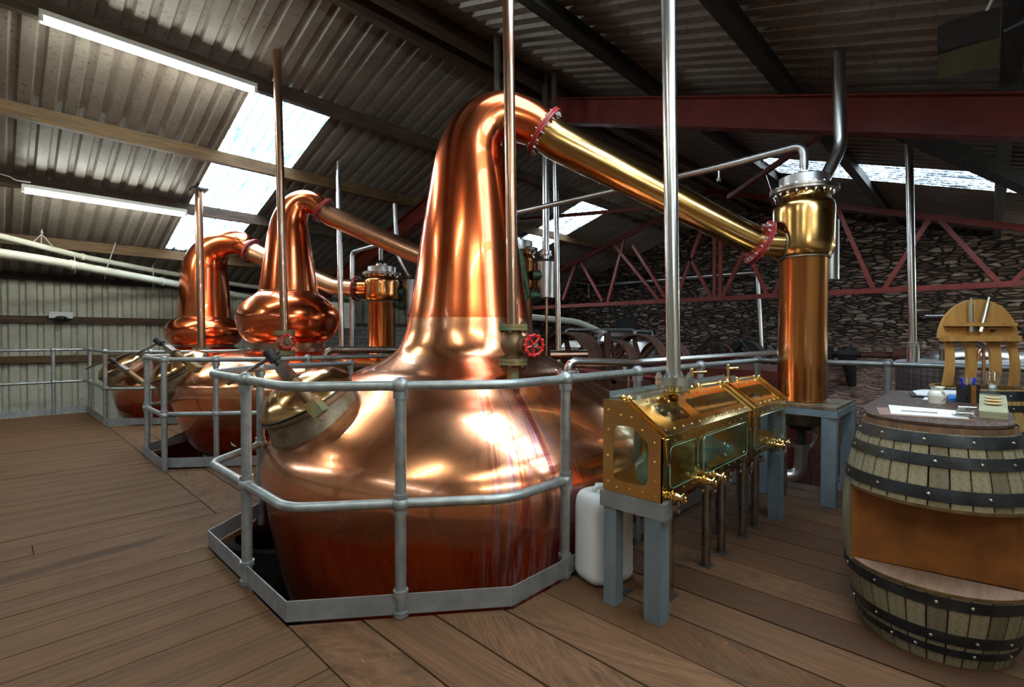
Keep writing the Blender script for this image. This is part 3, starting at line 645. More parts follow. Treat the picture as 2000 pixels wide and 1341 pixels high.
def still(S, prof, bulb, neck, arm, mt, lbl, red, armm, flR, tr_, nb, seam=True):
    C0 = Vector((S[0], S[1], 0)); t = thing('pot_still', lbl, 'still', C0)
    sp = cat(prof, 5)
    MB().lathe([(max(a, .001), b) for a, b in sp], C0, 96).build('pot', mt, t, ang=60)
    if bulb:
        zb = bulb[0][1]
        MB().lathe([(r-.001 if i else r, z) for i, (r, z) in enumerate([(bulb[0][0]-.003, prof[-1][1]-.02), (bulb[0][0]-.003, zb+.01)])], C0, 72).build('collar', 'copper_dull', t)
        MB().lathe([tuple(p) for p in cat(bulb, 5)], C0, 80).build('boil_ball', red, t, ang=60)
    # neck: straight taper and swan bend in one sweep, following the vertical plane of the lyne arm
    A = Vector(arm[0]); B = Vector(arm[1]); h = Vector((A.x-S[0], A.y-S[1], 0)); hl = h.length; h.normalize()
    pts = []; rs = []
    for u, z, r in cat(neck, 6): pts.append(C0+h*u+Vector((0, 0, z))); rs.append(r)
    MB().sweep(pts, rs, 64, cap=False).build('neck', red, t, ang=60)
    if seam: MB().ring(C0+Vector((0, 0, neck[0][1]+.004)), (0, 0, 1), neck[0][2]-.004, .012, 72).build('seam_ring', mt, t)
    ax = (pts[-1]-pts[-2]).normalized()
    flange(t, A, ax, flR, .016, 'red_flange', nb, gap=.008, br=.013, name='neck_flange')
    return t, ax
# still 1
A1, E1 = PLN(1063, 258, S1, (4.83, 1.16)), PLN(1484, 474, S1, (4.83, 1.16))
K1 = PLN(1438, 453, S1, (4.83, 1.16))
hl = math.hypot(A1.x-S1[0], A1.y-S1[1])
zt = 3.28
n1 = [(0, 1.49, .533), (0, 1.75, .487), (0, 2.17, .430), (0, 2.55, .366), (0, 2.80, .322), (.015, 2.96, .292), (.065, 3.10, .262), (.16, 3.215, .235), (.29, 3.27, .212), (.44, 3.245, .195), (hl*.86, A1.z+.065, .184), (hl, A1.z, .178)]
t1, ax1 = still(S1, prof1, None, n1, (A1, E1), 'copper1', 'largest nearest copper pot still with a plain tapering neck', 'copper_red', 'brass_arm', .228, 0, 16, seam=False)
def arm_part(t, A, ax, K, E, r0, r1, m, flR, nb):
    p0 = A+ax*.01; e = (E-K).normalized()
    pts = [p0, p0+ax*.12]+[p0+ax*.12+(K-p0-ax*.12)*f for f in (.2, .5, .8, .93)]
    q = pts[-1]; pts += [q*(1-u)**2+K*2*u*(1-u)+(K+e*.08)*u*u for u in (.33, .66, 1)]+[E]
    L = [0]
    for a, b in zip(pts, pts[1:]): L.append(L[-1]+(b-a).length)
    MB().sweep(pts, [r0+(r1-r0)*l/L[-1] for l in L], 48, cap=False).build('lyne_arm', m, t, ang=60)
    flange(t, E, e, flR, .016, 'red_flange', nb, gap=.008, br=.013, name='arm_flange')
arm_part(t1, A1, ax1, K1, E1, .165, .122, 'brass_arm', .198, 14)
# still 2
C2, C3, C1 = (5.11, 4.78), (4.54, 7.4), (4.83, 1.16)
A2, K2, E2 = PLN(632, 411, S2, C2), PLN(960, 560, S2, C2), None
E2 = Vector((C2[0], C2[1], 0))+(Vector((S2[0]-C2[0], S2[1]-C2[1], 0)).normalized()*.34); E2.z = K2.z-.05
hl = math.hypot(A2.x-S2[0], A2.y-S2[1])
n2 = [(0, 1.94, .385), (0, 2.2, .347), (0, 2.45, .312), (0, 2.70, .275), (.01, 2.88, .243), (.05, 3.02, .216), (.13, 3.14, .19), (.24, 3.19, .17), (.36, 3.17, .156), (hl, A2.z, .145)]
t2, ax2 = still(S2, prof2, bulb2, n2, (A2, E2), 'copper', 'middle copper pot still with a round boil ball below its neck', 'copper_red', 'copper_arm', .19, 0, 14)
arm_part(t2, A2, ax2, K2, E2, .14, .12, 'copper_arm', .17, 12)
# still 3
A3, K3, E3 = PLN(492, 490, S3, C3), PLN(655, 560, S3, C3), PLN(697, 563, S3, C3)
hl = math.hypot(A3.x-S3[0], A3.y-S3[1])
n3 = [(0, 1.68, .452), (0, 2.1, .43), (0, 2.4, .41), (.01, 2.60, .392), (.05, 2.78, .362), (.15, 2.95, .325), (.32, 3.07, .285), (.55, 3.125, .25), (.8, 3.10, .22), (hl/KS*.85, 1.35+(A3.z-1.35)/KS+.08, .2), (hl/KS, 1.35+(A3.z-1.35)/KS, .185)]
n3 = [(u*KS, 1.35+(z-1.35)*KS, r*KS) for u, z, r in n3]
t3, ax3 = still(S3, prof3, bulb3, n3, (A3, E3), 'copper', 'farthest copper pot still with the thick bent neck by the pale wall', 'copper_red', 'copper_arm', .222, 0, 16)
arm_part(t3, A3, ax3, K3, E3, .17, .15, 'copper_arm', .215, 14)

# manways
def manway(t, S, prof, az, r0, z0, R, el, bolt_pts, k=1):
    n = Vector((math.cos(az)*math.cos(el), math.sin(az)*math.cos(el), math.sin(el))); c = Vector((S[0]+math.cos(az)*r0, S[1]+math.sin(az)*r0, z0))
    MB().lathe([(R*.90, -.16), (R*1.05, -.05), (R*1.06, -.035), (R*1.05, -.02), (R*1.0, .02), (R*.97, .09), (R*1.0, .10), (R*1.02, .115), (R*1.02, .135), (R*.9, .14)], c, 56, axis=n).build('manway_collar', 'patina', t)
    MB().lathe([(R*1.0, .140), (R*1.02, .152), (R*1.0, .165), (R*.94, .19), (R*.80, .235), (R*.6, .27), (R*.3, .292), (.001, .30)], c, 56, axis=n).build('manway_lid', 'lid', t, ang=50)
    MB().ring(c+n*.145, n, R*1.01, .007, 56).build('seal', 'black_pl', t)
    # swing bolt with tommy bar, from the collar block outwards
    a, b, e0, e1 = bolt_pts; d = (b-a).normalized(); L = (b-a).length
    x, y, _ = frame(d); Rm = Matrix((x, y, d)).transposed()
    MB().box(a, (.10*k, .075*k, .10*k), R=Rm).build('hinge_block', 'verdigris', t)
    cl = MB().cyl(a, a+d*L*.55, .036*k, n=20); cl.box(a+d*L*.56, (.085*k, .085*k, .012), R=Rm); cl.build('clamp_sleeve', 'bronze', t)
    MB().box(a+d*L*.70, (.085*k, .05*k, L*.24), R=Rm).build('clamp_block', 'steel_dark', t)
    MB().cyl(a+d*L*.8, b, .019*k, n=14).cyl(b-d*.03, b+d*.05*k, .034*k, n=18).build('screw', 'black_iron', t)
    MB().cyl(e0, e1, .0125*k, n=12).build('tommy_bar', 'steel_dark', t)
az1 = math.radians(174); w1 = 3.02
bp = [DP(618, 795, w1), DP(533, 697, w1), DP(445, 750, w1), DP(545, 686, w1)]
manway(t1, S1, prof1, az1, 1.34, .79, .325, math.radians(61), bp)
o2 = DP(420, 745, 5.75)
bp = [DP(380, 717, 5.45), DP(312, 668, 5.45), DP(255, 697, 5.45), DP(318, 665, 5.45)]
manway(t2, S2, prof2, math.radians(172), 1.20, .82, .34, math.radians(60), bp, 1.05)
bp = [DP(287, 752, 7.6), DP(222, 705, 7.6), DP(168, 720, 7.6), DP(214, 700, 7.6)]
manway(t3, S3, prof3, math.radians(176), 1.12, .715, .33, math.radians(57), bp, 1.1)
# thermometer on still 2
p = DP(461, 863, 5.75); nn = (EYE-p).normalized(); g_ = MB().cyl(p-nn*.10, p, .02, n=12).lathe([(.001, -.02), (.05, -.02), (.055, 0), (.055, .02), (.046, .022)], p, 28, axis=nn); g_.build('dial_gauge', 'steel_b', t2)
MB().cyl(p+nn*.010, p+nn*.018, .046, n=28).build('dial_face', 'paper', t2)

# ================================================================== condensers
def condenser(c, zb, rc, zh, rh, ztop, side, m, lbl, nbl=20, plate=True):
    C = Vector((c[0], c[1], 0)); t = thing('condenser', lbl, 'condenser', (c[0], c[1], zb))
    MB().lathe([(rc, zb), (rc, zh-.02), (rc+.008, zh)], C, 64).build('column', 'copper_col', t)
    hh = ztop-zh
    MB().lathe([tuple(p) for p in cat([(rc+.006, zh-.012), (rh*.93, zh+.02), (rh, zh+.09), (rh, zh+hh*.5), (rh, zh+hh*.72), (rh*.96, zh+hh*.82), (rh*.84, zh+hh*.9), (rh*.82, ztop)], 5)], C, 64).build('head', m, t, ang=50)
    MB().ring(C+Vector((0, 0, zh-.012)), (0, 0, 1), rc+.01, .010, 56).build('weld_ring', 'patina', t)
    flange(t, C+Vector((0, 0, ztop+.02)), (0, 0, 1), rh*1.1, .017, 'steel_dark', nbl, gap=.005, br=.012, name='top_flange')
    MB().lathe([(rh*.80, ztop+.03), (rh*.80, ztop+.135), (rh*.78, ztop+.14), (.001, ztop+.14)], C, 56).build('shroud', 'steel_b', t)
    flange(t, C+Vector((0, 0, ztop+.165)), (0, 0, 1), rh*.34, .010, 'steel', 8, gap=.012, br=.008, name='pipe_flange')
    d = Vector((side[0]-c[0], side[1]-c[1], 0)).normalized()
    return t, d
zc1 = DP(1567, 375, 4.28).z
tc1, d_ = condenser(C1, .80, .188, 2.03, .238, zc1-.02, E1, 'brass_arm', 'nearest brown copper condenser column right of the brass spirit safe')
MB().cyl(E1, Vector((C1[0], C1[1], E1.z-.02)), .125, .14, n=40).build('inlet', 'brass_arm', tc1)
MB().ring(Vector((C1[0], C1[1], E1.z-.015))+(E1-Vector((C1[0], C1[1], E1.z))).normalized()*.20, (E1-Vector((C1[0], C1[1], E1.z))), .138, .008, 40).build('weld_ring', 'patina', tc1)
MB().lathe([(.193, .795), (.205, .79)], (C1[0], C1[1], 0), 48).build('base_ring', 'verdigris', tc1)
C1v = Vector((C1[0], C1[1], 0))
b = MB().lathe([(.20, .735), (.20, .615), (.19, .60), (.001, .60)], C1v, 48); b.build('bottom_drum', 'steel_dark', tc1)
b = MB().cyl(C1v+Vector((0, 0, .60)), C1v+Vector((0, 0, .55)), .085, n=28).cyl(C1v+Vector((0, 0, .575)), C1v+Vector((0, 0, .565)), .095, n=28).cyl(C1v+Vector((0, 0, .56)), C1v+Vector((0, 0, .40)), .033, n=20); b.build('outlet_valve', 'black_iron', tc1)
q = C1v+Vector((0, 0, .42)); b = MB().tube([q, q-Vector((0, 0, .30)), DP(1470, 918, 4.45)], .052, .13, 18); b.cyl(q+Vector((0, 0, .0)), q-Vector((0, 0, .03)), .07, n=20); b.build('outlet_pipe', 'steel_b', tc1)
a = DP(1606, 835, 4.3); b_ = DP(1606, 863, 4.3); MB().tube([C1v+Vector((.14, -.09, .60)), Vector((C1v.x+.14, C1v.y-.09, .47)), q-Vector((0, 0, .14))], .02, .08, 12).build('bypass_pipe', 'steel_dark', tc1)
MB().cyl((C1v.x-.16, C1v.y+.08, .6), (C1v.x-.16, C1v.y+.08, 0), .018, n=12).build('drain_pipe', 'steel_dark', tc1)
# stainless water pipes of condenser 1
pv = thing('vent_pipe', 'bent stainless vent pipe rising from the nearest condenser through the roof', 'pipe', DP(1606, 365, 4.35))
MB().tube([DP(1596, 378, 4.38), DP(1642, 288, 4.38), DP(1638, 102, 4.38)], .052, .09, 24).build('pipe', 'steel', pv)
zt_ = zc1+.17; X0 = C1[0]
pt0 = Vector((C1[0], C1[1], zt_-.02)); pe = XPl(1013, 414, X0+.05)
wp = thing('water_pipe', 'long stainless pipe arching off the nearest condenser and passing behind its arm', 'pipe', pt0)
ptop = DP(1553, 284, 4.28); ptop = Vector((C1[0], C1[1], ptop.z))
MB().tube([pt0+Vector((0, 0, .06)), ptop, XPl(1400, 328, X0+.02), pe], .034, .16, 20).cyl(pt0, pt0+Vector((0, 0, .14)), .026, .034, n=20).build('pipe', 'steel_b', wp)
p = XPl(1404, 332, X0+.02); MB().cyl(p, p-Vector((0, 0, .085)), .010, n=12).cyl(p-Vector((0, 0, .08)), p-Vector((0, 0, .11)), .022, n=6).build('drain_nipple', 'steel_b', wp)
# side tank behind condenser 1
p0, p1 = DP(1622, 430, 4.95), DP(1622, 546, 4.95)
tag(MB().cyl(p0, p1, .075, n=32).build('water_vessel', 'steel_b', org=p1), 'plain grey steel cylinder behind the nearest condenser head', 'vessel')
# condenser 3 (the left one) and 2
zh3 = DP(745, 588, 8.4).z; tc3, _ = condenser(C3, .2, .225, zh3, .285, DP(745, 538, 8.4).z, E3, 'copper_col', 'distant brown copper condenser left of the big neck', 18)
MB().cyl(E3, Vector((C3[0], C3[1], E3.z)), .15, n=36).build('inlet', 'copper_col', tc3)
zh2 = DP(1012, 568, 7.0).z; tc2, _ = condenser(C2, .2, .2, zh2, .25, DP(1012, 492, 7.0).z, E2, 'copper_col', 'copper condenser half hidden behind the big neck', 18)
MB().cyl(E2, Vector((C2[0], C2[1], E2.z)), .12, n=36).build('inlet', 'copper_col', tc2)
# sight panel leaning on condenser 2
a, b_, = DP(1013, 487, 6.72), DP(1034, 575, 6.72)
sg_ = MB(); sg_.tube([DP(1011, 480, 6.75), DP(1017, 492, 6.72), DP(1032, 572, 6.7), DP(1026, 590, 6.72), DP(1012, 560, 6.75)], .028, .1, 12); tag(sg_.build('sight_glass', 'green_fl'), 'slanting green framed sight glass on the half hidden condenser', 'sight glass')
for (cx, cy, w_, l) in ((1045, 537, 6.8, 'upper'), (1041, 577, 6.8, 'lower')):
    p = DP(cx, cy, w_); tag(MB().cyl(p-RGT*.03, p+RGT*.05, .065, n=28).cyl(p+RGT*.05, p+RGT*.10, .04, n=20).build('branch_flange', 'green_fl', org=p), l+' green pipe flange beside the small stainless cylinder', 'flange')
# stainless cylinder + pipes by condenser 2
pc = DP(1066, 545, 6.87)
vs2 = thing('stainless_vessel', 'small stainless cylinder with a tall pipe on top right of the big neck', 'vessel', DP(1066, 580, 6.87))
MB().lathe([(.001, DP(1066, 582, 6.87).z), (.125, DP(1066, 581, 6.87).z), (.125, DP(1066, 512, 6.87).z), (.10, DP(1066, 507, 6.87).z), (.05, DP(1066, 506, 6.87).z)], (pc.x, pc.y, 0), 40).build('body', 'steel_b', vs2)
q = Vector((pc.x, pc.y, DP(1066, 495, 6.87).z)); flange(vs2, q, (0, 0, 1), .085, .012, 'steel', 8, gap=.01, br=.01, name='flange')
MB().cyl(Vector((pc.x, pc.y, DP(1066, 508, 6.87).z)), DP(1065, 140, 6.87), .05, n=28).build('pipe', 'steel', vs2)
MB().tube([DP(1067, 582, 6.87), DP(1068, 720, 6.87)], .018, .02, 12).cyl(DP(1067, 606, 6.87), DP(1067, 612, 6.87), .03, n=12).build('drain_pipe', 'copper_dull', vs2)
def vpipe(nm, px0, py0, px1, py1, w_, r, m, l, fl=None, n=24, z0=None):
    a, b = DP(px0, py0, w_), DP(px1, py1, w_)
    t = thing(nm, l, 'pipe', a)
    MB().cyl(a, b, r, n=n).build('pipe', m, t)
    return t
vpipe('steel_pipe', 1093, 790, 1081, 133, 6.7, .038, 'steel', 'slim upright stainless pipe just right of the small stainless cylinder')
vpipe('steel_pipe', 978, 640, 970, 58, 5.9, .038, 'steel_b', 'dull stainless pipe rising behind the top of the big swan neck')
vpipe('steel_pipe', 668, 708, 660, 314, 8.06, .043, 'steel', 'upright stainless pipe crossing the middle still arm')
vpipe('steel_pipe', 775, 470, 771, 398, 8.6, .04, 'steel_b', 'short dull pipe above the distant condenser')
t = thing('steel_pipe', 'stainless pipe bending over the top of the distant condenser', 'pipe', DP(687, 760, 9.3))
MB().tube([DP(687, 760, 9.3), DP(688, 491, 9.3), DP(742, 476, 8.6), DP(768, 478, 8.4), DP(800, 540, 8.3)], .043, .12, 18).build('pipe', 'steel', t)
MB().tube([DP(744, 478, 8.35), DP(744, 508, 8.4)], .036, .02, 18).build('riser', 'steel', t)
for i, (a, b) in enumerate((((800, 497), (800, 600)),)):
    p, q = DP(808, 548, 8.6), DP(808, 610, 8.6); tag(MB().cyl(DP(803, 547, 8.6), DP(803, 615, 8.6), .14, n=32).build('water_vessel', 'steel_b', org=q), 'grey steel cylinder between the distant condenser and the big neck', 'vessel')
for (cx, cy, l) in ((785, 570, 'upper'), (785, 597, 'lower')):
    p = DP(cx, cy, 8.45); tag(MB().cyl(p-RGT*.05, p+RGT*.03, .07, n=24).cyl(p-RGT*.14, p-RGT*.04, .04, n=16).build('branch_flange', 'green_fl', org=p), l+' green flange right of the distant condenser', 'flange')
# tall pipe standing on the spirit safe
SX0, SX1, SYF, SYB, SZ0, SZE, SZT, SYT = 2.13, 4.07, 1.08, 1.40, .575, .887, 1.03, 1.268
pb = G(1316, 768, 1.03); sp = thing('steel_pipe', 'tall stainless pipe bolted to the back of the brass spirit safe', 'pipe', pb)
wb = wdepth(pb); ptp = DP(1304, -60, wb)
MB().cyl(pb+Vector((0, 0, .03)), ptp, .038, n=32).build('pipe', 'steel', sp)
flange(sp, DP(1316, 742, wb), (0, 0, 1), .103, .017, 'steel', 8, gap=.010, br=.012, name='flange', mb='steel')
MB().lathe([(.062, .001), (.062, .007), (.045, .012), (.04, .05)], pb, 36).build('base_disc', 'brass', sp)
# pipe on the tank at the right
wt = 5.9
t = thing('steel_pipe', 'slim upright stainless pipe standing on the square topped tank by the stone wall', 'pipe', DP(1783, 706, wt))
MB().cyl(DP(1783, 706, wt), DP(1783, 672, wt), .062, n=24).cyl(DP(1783, 672, wt), DP(1775, 258, wt), .040, n=24).build('pipe', 'steel', t)
b = MB(); 
for y in (668, 674): b.cyl(DP(1783, y-1, wt), DP(1783, y+1.5, wt), .12, n=32)
b.build('flange', 'steel', t)

# ------------------------------------------------------------------ copper vapour pipes with valves on the pots
def valve_pipe(S, prof, px, py, pxv, z_lo, z_hi, top, r, lbl, wheel_px, k=1.0, m='copper_dull'):
    b = hit(S, prof, px, py); w_ = wdepth(b)
    base = DP(px, py, w_); t = thing('valve_pipe', lbl, 'pipe', base)
    lo, hi = DP(pxv, z_lo, w_), DP(pxv, z_hi, w_); lo.x, lo.y = b.x, b.y; hi.x, hi.y = b.x, b.y
    MB().cyl(b-Vector((0, 0, .06)), lo, r*1.05, n=28).build('nozzle', 'verdigris', t)
    tp = DP(top[0], top[1], w_)
    MB().cyl(hi, tp, r, n=28).build('pipe', m, t)
    flange(t, lo, (0, 0, 1), .072*k, .014*k, 'verdigris', 6, gap=.004, br=.010*k, name='flange', mb='bronze', bh=.012)
    flange(t, hi, (0, 0, 1), .072*k, .014*k, 'verdigris', 6, gap=.004, br=.010*k, name='flange', mb='bronze', bh=.012)
    c = (lo+hi)/2; H = (hi-lo).length
    bd = MB().lathe([tuple(q) for q in cat([(.04*k, -H/2+.01), (.042*k, -H*.3), (.058*k, -H*.12), (.062*k, .0), (.058*k, H*.14), (.046*k, H*.3), (.042*k, H/2-.01)], 4)], c, 32)
    wh = DP(*wheel_px, w_-.06*k); d = (wh-c).normalized()
    bd.cyl(c, c+d*.075*k, .042*k, .046*k, n=24); bd.build('valve_body', 'bronze', t)
    MB().cyl(c+d*.07*k, c+d*.10*k, .024*k, n=6).cyl(c+d*.1*k, wh, .009*k, n=12).build('stem', 'bronze', t)
    ax = (EYE-wh).normalized()*.75+d*.6; ax.normalize(); x, y, _ = frame(ax); R = .0475*k
    hw_ = MB().ring(wh, ax, R, .0070*k, 40, 10)
    for i in range(12):
        a = 2*PI*i/12; hw_.ball(wh+(x*math.cos(a)+y*math.sin(a))*(R+.004*k), .0092*k, 10)
    for i in range(5):
        a = 2*PI*i/5+.3; hw_.cyl(wh, wh+(x*math.cos(a)+y*math.sin(a))*R, .0065*k, n=8)
    hw_.cyl(wh-ax*.012*k, wh+ax*.012*k, .015*k, n=16); o = hw_.build('hand_wheel', 'red_wheel', t)
    MB().cyl(wh+ax*.012*k, wh+ax*.02*k, .012*k, n=6).build('wheel_nut', 'bolt', o)
    return t
valve_pipe(S1, prof1, 1002, 738, 1002, 706, 639, (991, -60), .040, 'thick coppery pipe with a red handwheel valve on the nearest still', (1043, 674), 1.42)
valve_pipe(S2, prof2, 556, 722, 555, 689, 650, (540, 68), .045, 'rusty copper pipe with a red handwheel valve on the middle still', (561, 667), 1.62)
w3 = 7.95
t = thing('copper_pipe', 'copper pipe without a valve rising from the farthest still to the purlin', 'pipe', DP(394, 690, w3))
_b = DP(394, 700, w3); MB().cyl(_b, DP(388, 372, w3), .056, n=24).cyl((_b.x, _b.y, -2.8), _b, .056, n=24).build('pipe', 'copper_dull', t)
flange(t, DP(394, 681, w3), (0, 0, 1), .13, .014, 'verdigris', 6, gap=.006, br=.014, name='flange', mb='bronze')
MB().box(DP(388, 370, w3), (.22, .22, .03)).build('top_plate', 'black_iron', t)

# ================================================================== railings with toe boards
def railing(lbl, top, zt_, midr, zm, posts, toe, zk=(.015, .112), pr_=.0265, r=.0235, bend=.10, balls=True, ptop=None):
    c = posts[0]; t = thing('safety_railing', lbl, 'railing', (c[0], c[1], 0))
    MB().tube([(x, y, zt_ if len(q) == 0 else q[0]) for x, y, *q in top], r, bend, 16).build('top_rail', 'galv', t)
    if midr:
        for m_ in midr: MB().tube([(x, y, zm) for x, y in m_], r, bend, 16).build('middle_rail', 'galv', t)
    for x, y, *q in posts:
        has_mid = 'm' in q; zz = next((v for v in q if not isinstance(v, str)), zt_); z0 = -.05
        po = MB().cyl((x, y, z0), (x, y, zz-.02), pr_, n=20).build('post', 'galv', t)
        f = MB().ball((x, y, zz), pr_*1.62, 20); f.cyl((x, y, zz-.06), (x, y, zz-.02), pr_*1.3, n=20).build('fitting', 'galv', po)
        if has_mid:
            MB().ball((x, y, zm), pr_*1.6, 20).cyl((x, y, zm-.05), (x, y, zm+.05), pr_*1.28, n=20).build('fitting', 'galv', po)
    if toe:
        tb = MB()
        for tt in toe:
            for (a, b) in zip(tt, tt[1:]):
                a3, b3_ = Vector((*a, (zk[0]+zk[1])/2)), Vector((*b, (zk[0]+zk[1])/2)); tb.beam(a3, b3_, .006, zk[1]-zk[0])
        tb.build('toe_board', 'galv_flat', t)
    return t
r1 = railing('galvanised pipe railing around the nearest still with bent top rail', [(2.75, 5.12, 1.04), (1.36, 3.88), (.937, 3.52), (.937, 2.88), (.937, 2.345), (1.34, 2.02), (1.755, 1.70), (2.2, 1.695), (5.3, 1.66), (5.35, .9), (5.35, -3.4)], 1.11,
    [[(1.36, 3.88), (.937, 3.52), (.937, 2.345), (1.755, 1.70), (2.2, 1.695)]], .545,
    [(1.36, 3.88, 'm'), (.937, 2.88, 'm'), (1.34, 2.02, 'm'), (2.2, 1.695, 'm'), (2.97, 1.685), (3.95, 1.675), (5.27, 1.66), (5.35, .62), (5.35, -1.0), (2.75, 5.12, 1.04)],
    [[(1.9, 4.35), (1.32, 3.85), (.93, 3.555), (.93, 2.342), (1.76, 1.682), (4.9, 1.66)]])
# brackets strapping the posts to the toe board, with the cast figure on the clamp
for x, y in ((.937, 2.88), (1.34, 2.02), (2.2, 1.695)):
    for z_ in (.12, .02): MB().lathe([(.027, z_-.012), (.036, z_-.012), (.036, z_+.012), (.027, z_+.012)], (x, y, 0), 24).build('clamp', 'galv', r1)
nrm = Vector((-.66, -.82, 0)).normalized(); c = G(794, 1178, .06)
e8 = MB(); tx = Vector((.82, -.66, 0)).normalized()
for s_ in (-1, 1):
    cc = Vector((c.x, c.y, .062+s_*.012)); e8.sweep([cc+tx*.010*math.cos(2*PI*k/20)+Vector((0, 0, .012*math.sin(2*PI*k/20))) for k in range(20)], .0022, 6, closed=True)
e8.build('cast_figure', 'galv', r1)
railing('galvanised railing around the middle still', [(1.9, 7.55), (1.6, 7.22), (1.16, 6.86), (1.16, 5.985), (1.95, 5.34), (4.9, 5.30)], 1.10,
    [[(1.9, 7.5), (1.6, 7.22), (1.16, 6.86), (1.16, 5.985), (1.95, 5.34), (4.9, 5.3)]], .55,
    [(1.165, 6.70, 'm'), (1.165, 5.90, 'm'), (1.56, 5.66, 'm'), (2.36, 5.335, 'm'), (4.0, 5.31, 'm')],
    [[(1.9, 7.46), (1.15, 6.865), (1.15, 5.98), (1.95, 5.345), (4.9, 5.32)]])
railing('galvanised railing beside the farthest still and the pale wall', [(-6.9, 11.38), (1.12, 11.38), (1.15, 9.4), (1.92, 8.78), (4.9, 8.74)], 1.095,
    [[(-6.9, 11.38), (1.12, 11.38), (1.15, 9.4), (1.92, 8.78), (4.9, 8.74)]], .55,
    [(.69, 11.38, 'm'), (-1.6, 11.38, 'm'), (1.14, 11.15, 'm'), (1.15, 9.55, 'm'), (1.62, 9.03, 'm'), (2.9, 8.76, 'm')],
    [[(-6.9, 11.385), (1.115, 11.385), (1.145, 9.38), (1.95, 8.76), (4.9, 8.72)]])
# stainless pipe loop off the nearest pot's shoulder, running behind the railing
b0 = hit(S1, prof1, 1110, 737); w0 = wdepth(b0)
t = thing('steel_pipe', 'bent stainless pipe leaving the nearest pot shoulder and running along behind the railing', 'pipe', b0)
q0 = DP(1112, 706, w0); q1 = Vector((b0.x, b0.y, q0.z)); far = XPl(1521, 688, 7.4); kk = DP(1240, 708, wdepth(q1)+.25)
MB().tube([b0-Vector((0, 0, .02)), q1, kk, far], .034, .10, 20).build('pipe', 'steel', t)
flange(t, b0+Vector((0, 0, .035)), (0, 0, 1), .085, .012, 'steel_b', 6, gap=.004, br=.010, name='flange')
b0 = hit(S2, prof2, 640, 712) or DP(640, 712, 6.6); w0 = wdepth(b0)
t = thing('steel_pipe', 'brown steel pipe bending off the middle pot shoulder towards the big still', 'pipe', b0)
MB().tube([DP(633, 712, w0), DP(636, 685, w0), DP(660, 683, w0+.1), DP(900, 683, w0+.9)], .045, .12, 16).build('pipe', 'steel_dark', t)
# ================================================================== spirit safe
from mathutils.geometry import tessellate_polygon
def panel(mb, outer, holes, th):
    """flat plate with openings; th = offset vector for its thickness"""
    loops = [[Vector(p) for p in outer]]+[[Vector(p) for p in h] for h in holes]; flat = [p for l in loops for p in l]; n = len(flat)
    tri = tessellate_polygon(loops); th = Vector(th)
    fs = [tuple(t) for t in tri]+[tuple(i+n for i in t[::-1]) for t in tri]; o = 0
    for l in loops:
        m = len(l); fs += [(o+i, o+(i+1) % m, n+o+(i+1) % m, n+o+i) for i in range(m)]; o += m
    return mb.add(flat+[p+th for p in flat], fs)
def rrect(u0, u1, v0, v1, r=.03, n=5, ch=None):
    out = []
    for (cu, cv, a0) in ((u1-r, v1-r, 0), (u0+r, v1-r, 90), (u0+r, v0+r, 180), (u1-r, v0+r, 270)):
        out += [(cu+r*math.cos(math.radians(a0+90*i/n)), cv+r*math.sin(math.radians(a0+90*i/n))) for i in range(n+1)]
    return out
sf = thing('spirit_safe', 'polished brass spirit safe with glass windows on a grey steel stand', 'spirit safe', (SX0, SYF, SZ0))
TH = .006
def studs(mb, pts, n, r=.0072):
    for p in pts: mb.lathe([(r, 0), (r*.8, r*.5), (.0005, r*.8)], p, 8, axis=n)
# left end
endw = [(1.335, .645), (1.342, .70), (1.342, .88), (1.325, .905), (1.255, .912), (1.235, .908), (1.16, .85), (1.150, .83), (1.148, .67), (1.165, .642), (1.19, .635), (1.31, .635)]
def endpan(X, sgn):
    b = MB(); panel(b, [(X, y, z) for y, z in ((SYB, SZ0), (SYF, SZ0), (SYF, SZE), (SYT, SZT), (SYB, SZT))], [[(X, y, z) for y, z in endw]], (-sgn*TH, 0, 0))
    st = [(X, y, z) for y, z in ((1.37, .62), (1.37, .75), (1.37, .88), (1.37, .98), (1.30, .96), (1.24, .955), (1.18, .90), (1.115, .85), (1.115, .76), (1.115, .67), (1.115, .6), (1.18, .605), (1.25, .605), (1.32, .6))]
    studs(b, st, (sgn, 0, 0)); return b.build('end_panel', 'brass_o', sf)
endpan(SX0, -1); endpan(SX1, 1)
MB().prism([(SX0+TH+.002, y, z) for y, z in endw], (.004, 0, 0)).build('glass_pane', 'pane', sf)
MB().prism([(SX1-TH-.006, y, z) for y, z in endw], (.004, 0, 0)).build('glass_pane', 'pane', sf)
# front
wins = [(2.198, 2.487, .635, .822), (2.58, 3.215, .628, .817), (3.37, 3.985, .625, .82)]
b = MB(); panel(b, [(SX0, SYF, SZ0), (SX1, SYF, SZ0), (SX1, SYF, SZE), (SX0, SYF, SZE)], [[(u, SYF, v) for u, v in rrect(*w)] for w in wins], (0, TH, 0))
studs(b, [(x, SYF, z) for z in (.600, .848) for x in [2.17+.098*i for i in range(20)]]+[(x, SYF, z) for x in (2.53, 3.29, 4.03) for z in (.68, .76)], (0, -1, 0))
b.build('front_panel', 'brass', sf)
for w in wins:
    lo = [(u, SYF-.012, v) for u, v in rrect(w[0]-.008, w[1]+.008, w[2]-.006, w[3]+.006, .034)]
    g_ = MB().prism(lo, (0, .006, 0)).build('glass_pane', 'pane', sf)
    MB().sweep([(u, SYF-.010, v) for u, v in rrect(w[0]-.008, w[1]+.008, w[2]-.006, w[3]+.006, .034)], .0025, 6, closed=True).build('pane_edge', 'glass_edge', g_)
